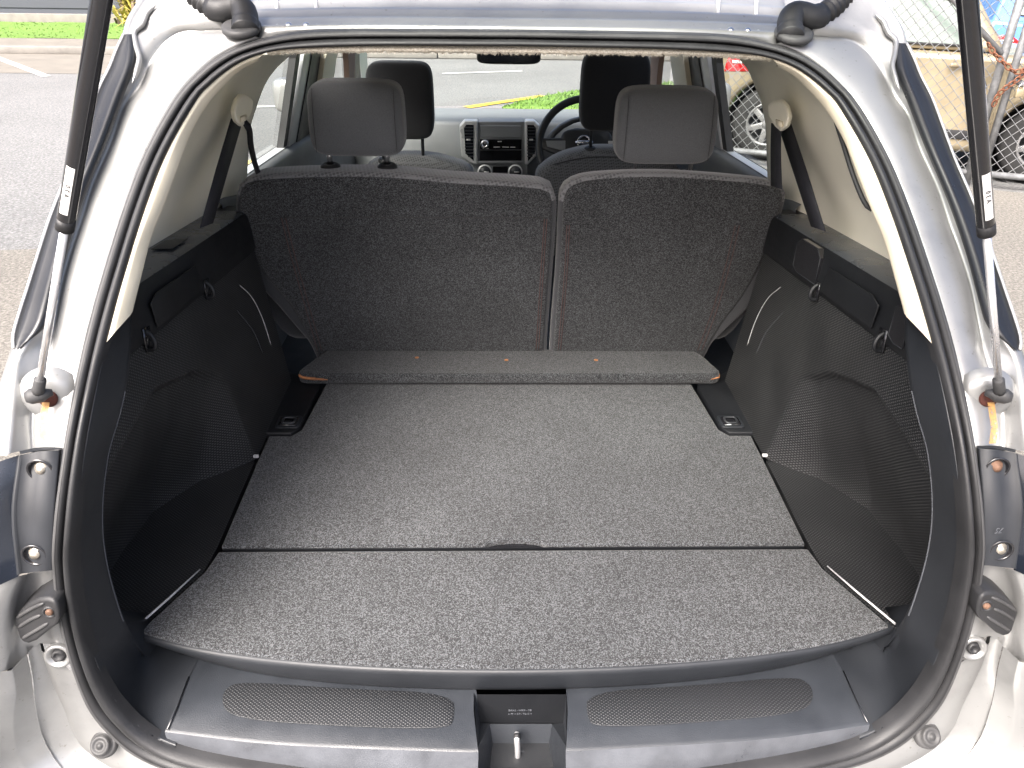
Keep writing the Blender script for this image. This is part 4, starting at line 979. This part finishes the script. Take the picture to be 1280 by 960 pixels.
# ---- rear seat backs
Hs = rad(15)
e_x = np.array([1., 0, 0]); e_h = np.array([0, -math.sin(Hs), math.cos(Hs)]); e_n = np.array([0, -math.cos(Hs), -math.sin(Hs)])   # e_n points to the boot
O_s = np.array([0, 1.752, .625])
def s2(p): q = p-O_s; return np.array([q@e_x, q@e_h])
def s3(q, n=0): return O_s+e_x*q[0]+e_h*q[1]+e_n*n
def seat(name, px, extra, label, th=1., ex=.012):
    P = [s2(PS(u, v)) for u, v in px]
    P = crom(P, 110)
    body = [p for p in offset_poly(P, ex)]
    for (x0, x1, h0, h1, dx, dh) in extra:
        body = [p+np.array([dx, dh])*max(0, math.sin(PI*min(1, max(0, (p[1]-h0)/(h1-h0))))) if x0 < p[0] < x1 and h0 < p[1] < h1 else p for p in body]
    rings = []
    for inset, n in ((.010, 0.0), (.006, -.002), (.002, -.007), (.0, -.016), (.002, -.09), (.008, -.11), (.02, -.125)):
        rings.append([s3(q, 0)+np.array([0, -n*th, n*.03]) for q in (offset_poly(body, -inset) if inset else body)])
    V, Fc = loft(rings, True); Fc.append(tuple(range(110))); Fc.append(tuple(range(6*110, 7*110)))
    o = mk(name, V, Fc, 'seat_pattern', car); o.data.materials.append(MATS['seat_side'])
    for f in o.data.polygons:
        if f.center.z < 1.045: f.material_index = 1
    rings = []
    for inset, n in ((-.001, -.004), (-.001, .002), (.003, .0045), (.008, .005)):
        rings.append([s3(q, n) for q in offset_poly(P, -inset)])
    V, Fc = loft(rings, True); cc = sum(rings[3])/110; V.append(cc)
    Fc += [(3*110+i, 3*110+(i+1) % 110, 440) for i in range(110)]
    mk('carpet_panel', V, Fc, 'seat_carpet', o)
    return o
pxL = [(400, 447), (420, 447), (540, 447), (660, 447), (674, 446), (678.5, 440), (678.5, 425), (682.5, 370), (687.5, 300), (689, 258), (687, 245), (679, 238), (640, 234), (566, 230), (487, 223), (409, 222), (337, 225), (312, 229), (303, 238), (300, 262), (306, 285), (319, 322), (340, 352), (364, 380), (382, 410), (397, 440)]
pxR = [(695, 446), (714, 447), (780, 447), (860, 447), (876, 446), (884, 432), (902, 402), (925, 372), (948, 332), (964, 292), (975, 258), (977, 243), (972, 236), (950, 231), (900, 226), (830, 222), (770, 223), (730, 227), (712, 235), (706, 245), (704, 262), (700.5, 330), (694.5, 400), (692, 438)]
rsL = seat('rear_seat_back', pxL, [(-.7, -.45, .03, .34, -.022, -.012)], '')
rsR = seat('rear_seat_back', pxR, [(.45, .7, .03, .38, .03, -.012)], '', .62, .0105)
def seam(o, px, off=.0058, r=.0011, mat='seam_thread'):
    mk('seam', *tube(crom([s3(s2(PS(u, v)), off) for u, v in px], 24), r, 6), mat, o)
for d in (-2.6, 2.6):
    seam(rsL, [(355+d, 271), (366+d, 315), (380+d, 365), (400+d, 436)]); seam(rsL, [(682+d*.6, 272), (678+d*.6, 330), (671.5+d*.6, 436)])
    seam(rsR, [(921+d, 280), (909+d, 330), (893+d, 385), (874+d, 436)]); seam(rsR, [(710+d*.6, 280), (707+d*.6, 340), (699+d*.6, 436)])
seam(rsL, [(352, 270), (500, 270), (681, 271)], .0048, .0012, 'print_black')
# lower side bolsters seen beside the wheel arches
for s, m in SIDES:
    mk('side_bolster', *cushion((.10, .12, .34), 4, 8, lambda r: np.array([-.575+r[0]+(-.19)*(-.12-r[2])*.9*0+r[2]*-.28, 1.80+r[1]-r[2]*.26, .80+r[2]])), 'seat_side', car, mirror=m)

# ---- rear head restraints
def headrest(name, px4, Y, depth, mat, posts, top_y, gl, lean=.1, p=5.5, belly=.012):
    (u0, u1, v0, v1) = px4
    a = PY(u0, (v0+v1)/2, Y); b = PY(u1, (v0+v1)/2, Y); t = PY((u0+u1)/2, v0, Y); bt = PY((u0+u1)/2, v1, Y)
    wd = b[0]-a[0]; h = t[2]-bt[2]; c = np.array([(a[0]+b[0])/2, Y+depth/2, (t[2]+bt[2])/2])
    def fn(r):
        k = r[2]/h; x = r[0]*(1-.10*k*0-.06*(k+.5)**3*.6 - .05*max(0, -k-.2)); y = r[1]+lean*r[2]*-1*.0
        if r[1] < 0: y += -belly*(1-(2*r[0]/wd)**2)*(1-(2*k)**2)
        y += max(0, k)*.10*h                                     # top leans forward
        return c+np.array([x, y, r[2]])
    o = mk(name, *cushion((wd, depth, h), p, 16, fn), mat, car)
    for (u, v) in posts:
        base = PY(u, top_y, Y+depth*.45); top = np.array([base[0], base[1], c[2]])
        ps = mk('post', *tube([base-np.array([0, 0, .04]), top], .0058, 14), gl, o)
        mk('post_guide', *lathe(base+np.array([0, 0, -.002]), (0, -.1, 1), [(.023, -.014), (.021, .002), (.016, .006), (.009, .007), (.008, .003)], 22), 'rubber', o)
    return o, c, wd, h
hr = []
for px4, posts, ty in (((382, 504, 103, 198), ((413, 205), (484, 205)), 207), ((772, 900, 112, 208), ((793, 213), (862, 213)), 216)):
    o, c, wd, h = headrest('rear_headrest', px4, 1.645, .085, 'seat_weave', posts, ty, 'chrome'); hr.append(o)
    for sx in (-.42, .42):                                       # piping seams on the back face
        P = [c+np.array([sx*wd*(1-.02*(k/6)), -.0435-.004*(1-(k/6*2-1)**2), h*(-.42+.84*k/6)]) for k in range(7)]
        P = [p+np.array([0, max(0, (p[2]-c[2])/h)*.10*h-.0008, 0]) for p in P]
        mk('headrest_seam', *tube(P, .0007, 6), 'seat_weave_dark', o)

# ---- front seats and head restraints
def fseat(px):
    Y = 2.72
    P = crom([PY(u, v, Y) for u, v in px], 70); n = len(P); P2 = [np.array([p[0], p[2]]) for p in P]; rings = []
    for inset, dy in ((.03, 0.), (.012, .006), (.003, .02), (0, .04), (0, .09), (.01, .11), (.03, .12)):
        q = offset_poly(P2, -inset) if inset else P2; rings.append([np.array([a[0], Y+dy-(a[1]-.88)*.18, a[1]]) for a in q])
    V, Fc = loft(rings, True); Fc.append(tuple(range(n))); Fc.append(tuple(range(6*n, 7*n))); return mk('front_seat_back', V, Fc, 'seat_pattern', car)
f1 = fseat([(436, 330), (440, 240), (455, 212), (475, 200), (500, 195), (535, 196), (565, 203), (586, 213), (593, 235), (595, 330)])
f2 = fseat([(668, 330), (670, 232), (678, 212), (700, 197), (725, 189), (745, 186), (790, 187), (830, 196), (852, 214), (862, 240), (866, 330)])
mk('seat_seam', *tube(crom([PY(u, v, 2.716) for u, v in ((690, 206), (720, 199), (750, 196), (785, 197))], 14), .002, 6), 'dash_dark', f2)
headrest('front_headrest', (456, 541, 79, 176), 2.70, .10, 'seat_weave_dark', ((529, 200), (480, 200)), 199, 'dash_dark', p=6)
headrest('front_headrest', (727, 814, 66, 166), 2.70, .10, 'seat_weave_dark', ((738, 186), (798, 186)), 185, 'dash_dark', p=6)

# ---- dashboard
pr = []
for v, Y in ((137, 3.78), (140, 3.70), (151, 3.36), (153, 3.335), (158, 3.325), (200, 3.30), (240, 3.34)):
    p = PY(640, v, Y); pr.append((Y, p[2]))
xd = np.linspace(-.66, .66, 30)
db = mk('dashboard', *loft([[np.array([x, y+.12*(abs(x)/.66)**3*(1 if y < 3.6 else .3), z]) for x in xd] for y, z in pr]), 'dash_grey', car)
top = pr[:3]; mk('dash_top_pad', *loft([[np.array([x, y+.12*(abs(x)/.66)**3*(1 if y < 3.6 else .3)-.002, z+.004]) for x in xd] for y, z in top+[(pr[2][0]-.02, pr[2][1]-.006)]]), 'dash_top', db)
mk('windscreen_base', *tube([np.array([x, 3.80-.1*(x/.6)**2, PY(640, 138, 3.8)[2]]) for x in np.linspace(-.6, .6, 20)], .008, 8), 'rubber', car)
def dplate(name, px, Y, d, mat, par=None, bev=.003):
    return sharp(mk(name, *prism([PY(u, v, Y) for u, v in px], (0, d, 0)), mat, par or db, True, bev, 3))
dplate('console', [(594, 160), (598, 152), (655, 152), (660, 160), (660, 225), (594, 225)], 3.25, .08, 'dash_grey')
for sx, px in ((0, [(574, 158), (580, 151), (597, 151), (597, 206), (592, 206), (577, 196)]), (1, [(656, 151), (668, 151), (675, 158), (674, 192), (660, 206), (656, 206)])):
    vo = dplate('vent_frame', px, 3.235, .05, 'vent_silver', None, .006)
    hx = [(580, 160), (583, 156), (592, 156), (592, 201), (582, 192)] if sx == 0 else [(659, 156), (667, 156), (670, 160), (669, 190), (660, 202)]
    mk('vent_hollow', *prism([PY(u, v, 3.2345) for u, v in hx], (0, .004, 0)), 'gloss_black', db, False)
    for k in range(10):
        y = 159+k*4; u0, u1 = (581, 592) if sx == 0 else (659, 669.5)
        if y > 190: u0, u1 = (u0+(y-190)*.8, u1) if sx == 0 else (u0, u1-(y-190)*.8)
        mk('vent_slat', *prism([PY(u0, y, 3.231), PY(u1, y, 3.231), PY(u1, y+1.3, 3.231), PY(u0, y+1.3, 3.231)], (0, .004, 0)), 'dash_dark', db, False)
    um = 585.5 if sx == 0 else 664; dplate('vent_tab', [(um-2.5, 174), (um+2.5, 174), (um+2.5, 176), (um-2.5, 176)], 3.228, .01, 'vent_silver', None, .001)
dplate('upper_panel', [(600, 157), (651, 157), (651, 172), (600, 172)], 3.246, .01, 'dash_grey', None, .002)
dplate('panel_brow', crom([(604, 173.5), (615, 170.5), (626, 169.6), (638, 170.5), (648, 173)], 12)+[(648, 174.5), (604, 174.5)], 3.243, .02, 'vent_silver', None, .001) if False else None
ra = dplate('radio', [(600, 174), (652, 174), (652, 187), (600, 187)], 3.240, .03, 'gloss_black', None, .002)
kn = mk('radio_knob', *lathe(PY(606, 180, 3.238), (0, -1, .1), [(.018, 0), (.018, .008), (.014, .012), (.009, .012), (.008, .008), (0, .008)], 20), 'chrome', ra)
mk('radio_light', *lathe(PY(606, 180, 3.228), (0, -1, .1), [(.007, 0), (0, .001)], 14), 'gloss_black', ra)
for u0, u1, v0 in ((617, 625, 183.5), (628, 636, 183.5), (638, 644, 183.5), (604, 611, 185), (622, 627, 176.5)):
    mk('radio_print', *prism([PY(u0, v0, 3.2385), PY(u1, v0, 3.2385), PY(u1, v0+.9, 3.2385), PY(u0, v0+.9, 3.2385)], (0, .001, 0)), 'sticker_white', ra, False)
dplate('storage_slot', [(600, 188), (652, 188), (652, 201), (600, 201)], 3.243, .01, 'gloss_black', None, .001)
dplate('slot_frame', [(598, 201.5), (654, 201.5), (654, 204), (598, 204)], 3.238, .02, 'dash_grey', None, .001)
for u in (606, 644):
    k = mk('heater_dial', *lathe(PY(u, 215, 3.24), (0, -1, .2), [(.030, 0), (.030, .006), (.024, .010), (.020, .010), (.018, .022), (0, .022)], 22), 'dash_dark', db)
    mk('dial_ring', *lathe(PY(u, 215, 3.238), (0, -1, .2), [(.031, .004), (.029, .009), (.025, .010)], 22), 'vent_silver', k)
    mk('dial_mark', *box(PY(u+2, 215, 3.214), (.02, .003, .004)), 'sticker_white', k)
dplate('heater_panel', [(616, 208), (635, 208), (635, 216), (616, 216)], 3.245, .01, 'gloss_black', None, .002)
# instrument cowl in front of the wheel
cw = []
for t in range(13):
    a = PI*t/12; cw.append(np.array([.37+.20*math.cos(a), 3.22, .835+.125*math.sin(a)]))
mk('instrument_cowl', *loft([cw, [p+np.array([0, -.06, .004]) for p in cw], [p*np.array([1, 1, 1])+np.array([(.37-p[0])*.08, -.06, -.008]) for p in cw], [p+np.array([(.37-p[0])*.08, .02, -.012]) for p in cw]]), 'dash_dark', db)
for dx in (-.07, .07): mk('instrument_dial', *lathe((.37+dx, 3.20, .86), (0, -1, .2), [(.05, 0), (.05, .008), (.044, .010), (.042, .004), (0, .004)], 24), 'print_grey', db)
# ---- steering wheel
ctr = PY(733, 184, 2.98); axw = np.array([0, -math.cos(rad(24)), math.sin(rad(24))]); ax_, ay_, _ = frame(axw); wr = .180
ay_ = np.array([0, math.sin(rad(24)), math.cos(rad(24))]); ax_ = np.array([1., 0, 0])
def wp(x, y, z=0): return ctr+ax_*x+ay_*y+axw*z
sw = mk('steering_wheel', *tube([wp(wr*math.cos(2*PI*k/48), wr*math.sin(2*PI*k/48)) for k in range(48)], .0145, 12, closed=True), 'dash_dark', car)
hb = mk('wheel_hub', *cushion((.20, .05, .15), 4, 10, lambda r: wp(r[0]*(1-.8*max(0, -r[2])), r[2]-.005, -r[1]-.01)), 'dash_dark', sw)
for sx in (-1, 1):
    mk('spoke', *prism([wp(sx*.06, .035, -.012), wp(sx*.17, .03, -.006), wp(sx*.17, -.01, -.006), wp(sx*.06, -.05, -.012)], axw*.018), 'dash_dark', sw, True, .006)
    mk('spoke_insert', *prism([wp(sx*.08, .022, .008), wp(sx*.155, .020, .010), wp(sx*.15, -.002, .010), wp(sx*.08, -.018, .008)], axw*.004), 'vent_silver' if sx > 0 else 'dash_grey', sw, True, .002)
em = mk('wheel_emblem', *merge(tube([wp(-.012+.024*math.cos(2*PI*k/24), .012+.024*math.sin(2*PI*k/24), .022) for k in range(24)], .0042, 8, closed=True), prism([wp(-.045, .006, .022), wp(.021, .006, .022), wp(.021, .018, .022), wp(-.045, .018, .022)], axw*.005)), 'chrome', hb)
txt('emblem_text', 'NISSAN', .0115, basis(wp(-.012, .012, .0276), (1, 0, 0), ay_), 'print_black', em)
# ---- rear-view mirror
mc = PY(636, 69, 3.05)
mi = mk('rear_view_mirror', *cushion((.235, .035, .062), 5, 10, lambda r: mc+r+np.array([0, -r[2]*.15, 0])), 'rubber', car)
mk('mirror_glass', *prism([mc+np.array([x, -.0185-z*.15, z]) for x, z in rrect(-.105, .105, -.022, .022, .012)], (0, -.001, 0)), 'chrome', mi, False)
mk('mirror_stem', *tube([mc+np.array([0, .02, .01]), mc+np.array([0, .10, .12])], .012, 10), 'rubber', mi)

# ---- cabin sides: door tops, pillars and glass
def strip(name, la, lb, mat, t=.02, m=False, par=None, ins=0):
    A = [PSide(u, v, -1)+np.array([ins, 0, 0]) for u, v in la]; B = [PSide(u, v, -1)+np.array([ins, 0, 0]) for u, v in lb]; n = len(A)
    return mk(name, *merge(loft([A, B]), loft([B, [p+np.array([-t, 0, 0]) for p in B]]), loft([[p+np.array([-t, 0, 0]) for p in A], A])), mat, par or car, False, mirror=m)
def sidepl(Y, z, o=0): return np.array([-xs(z)+o, Y, z])
for s, m in SIDES:
    strip('window_channel', [(369, 60), (368, 73), (350, 203)], [(374, 60), (373, 73), (354, 203)], 'rubber', m=m, ins=.004)
    strip('door_pillar', [(377, 60), (375, 73), (354, 203)], [(385, 60), (384, 73), (361, 204)], 'pillar_grey', m=m, ins=.010)
    strip('door_seal', [(386, 60), (384, 73), (361, 204)], [(397, 60), (395, 73), (376, 206)], 'rubber', m=m, ins=.014)
    strip('centre_pillar_trim', [(398, 60), (395, 73), (376, 206)], [(413, 60), (410, 73), (392, 208)], 'beige_plastic', m=m, ins=.030)
    strip('front_window_channel', [(413, 60), (411, 73), (404, 120)], [(417, 60), (415, 73), (408, 120)], 'rubber', m=m, ins=.016)
    strip('front_belt_strap', [(417, 60), (419, 80), (422, 125)], [(427, 60), (428, 80), (429, 125)], 'belt_brown', m=m, ins=.05)
    strip('front_door_frame', [(430, 60), (430, 80), (433, 130)], [(434, 60), (434, 80), (437, 130)], 'pillar_grey', m=m, ins=.02)
    strip('screen_pillar', [(436, 60), (436, 80), (440, 140)], [(443, 60), (444, 80), (450, 140)], 'rubber', m=m, ins=.02)
    strip('screen_pillar_trim', [(443, 60), (444, 80), (450, 140)], [(453, 60), (454, 80), (460, 140)], 'pillar_grey', m=m, ins=.02)
    # belt line: door card top and window ledge
    zb = lambda Y: 1.035-.055*(Y-1.75)
    Yb = np.linspace(1.66, 3.5, 14)
    mk('door_card', *loft([[sidepl(Y, zb(Y), .0)+np.array([-.02, 0, -.0]) for Y in Yb], [sidepl(Y, zb(Y), .012) for Y in Yb], [sidepl(Y, zb(Y)-.014, .030) for Y in Yb], [sidepl(Y, zb(Y)-.05, .034) for Y in Yb], [np.array([-.63, Y, .6]) for Y in Yb], [np.array([-.63, Y, .3]) for Y in Yb]]), 'door_grey', car, mirror=m)
    mk('window_ledge', *loft([[sidepl(Y, zb(Y)+.003, -.02) for Y in Yb], [sidepl(Y, zb(Y)+.003, .008) for Y in Yb]]), 'pillar_grey', car, mirror=m)
    # glass
    Yg = [1.66, 2.2, 2.75]
    mk('side_window', *loft([[sidepl(Y, zb(Y)-.01, -.012) for Y in Yg], [sidepl(Y, 1.38, -.012) for Y in Yg]]), 'window_glass', car, False, mirror=m)
    Yg = [2.76, 3.1, 3.45]
    mk('front_window', *loft([[sidepl(Y, zb(Y)-.01, -.012) for Y in Yg], [sidepl(Y, 1.38, -.012) for Y in Yg]]), 'window_glass', car, False, mirror=m)
    # roof rail and outer door skin
    Yr = np.linspace(1.46, 3.15, 12)
    mk('roof_rail', *loft([[np.array([-.40-.12*min(1, (Y-1.3)/.5), Y, 1.405]) for Y in Yr], [np.array([-.50-.05*min(1, (Y-1.3)/.5), Y, 1.385]) for Y in Yr], [sidepl(Y, 1.365, -.0) for Y in Yr], [sidepl(Y, 1.39, -.03) for Y in Yr], [np.array([-.5, Y, 1.455]) for Y in Yr]]), 'pillar_grey', car, mirror=m)
    Yo = np.linspace(1.35, 4.7, 24)
    mk('body_side', *loft([[sidepl(Y, zb(Y)-.0, -.03) for Y in Yo], [np.array([-.76, Y, .92]) for Y in Yo], [np.array([-.82, Y, .75]) for Y in Yo], [np.array([-.83, Y, .5]) for Y in Yo], [np.array([-.80, Y, .25]) for Y in Yo]]), 'silver_paint', car, mirror=m)
    # door mirror outside
    dm = np.array([-.83, 3.25, 1.02]); mk('door_mirror', *cushion((.16, .09, .13), 5, 8, lambda r: dm+r), 'silver_paint', car, mirror=m)
# windscreen, bonnet
mk('windscreen', *loft([[np.array([x*1.0, 3.82-.12*(x/.6)**2, .895]) for x in np.linspace(-.62, .62, 12)], [np.array([x*.86, 3.10-.10*(x/.6)**2, 1.40]) for x in np.linspace(-.62, .62, 12)]]), 'window_glass', car)
mk('bonnet', *loft([[np.array([x, y, z-.05*(x/.7)**4]) for x in np.linspace(-.74, .74, 14)] for y, z in ((3.84, .862), (4.2, .78), (4.6, .68), (4.85, .60), (4.9, .3))]), 'silver_paint', car)

# ---- raised tailgate (above the frame, shades the boot and carries the struts)
def tg(Y, z, x): return np.array([x, Y, z])
TGP = [(1.30, 1.475, .43), (1.22, 1.55, .47), (.70, 1.88, .56), (.60, 1.93, .58), (.42, 1.97, .58), (.12, 1.99, .57), (.04, 1.97, .54)]
def tgl(x0, x1, i0, i1, n=5): return loft([resample([tg(Y, z, xx*x0), tg(Y, z, xx*x1)], n) for Y, z, xx in TGP[i0:i1]])
mk('tailgate', *merge(tgl(-1, 1, 0, 2), tgl(-1, -.82, 1, 4), tgl(.82, 1, 1, 4), tgl(-1, 1, 3, 7)), 'silver_paint', car, True, solid=.03)
mk('tailgate_glass', *tgl(-.82, .82, 1, 4), 'window_glass', car)
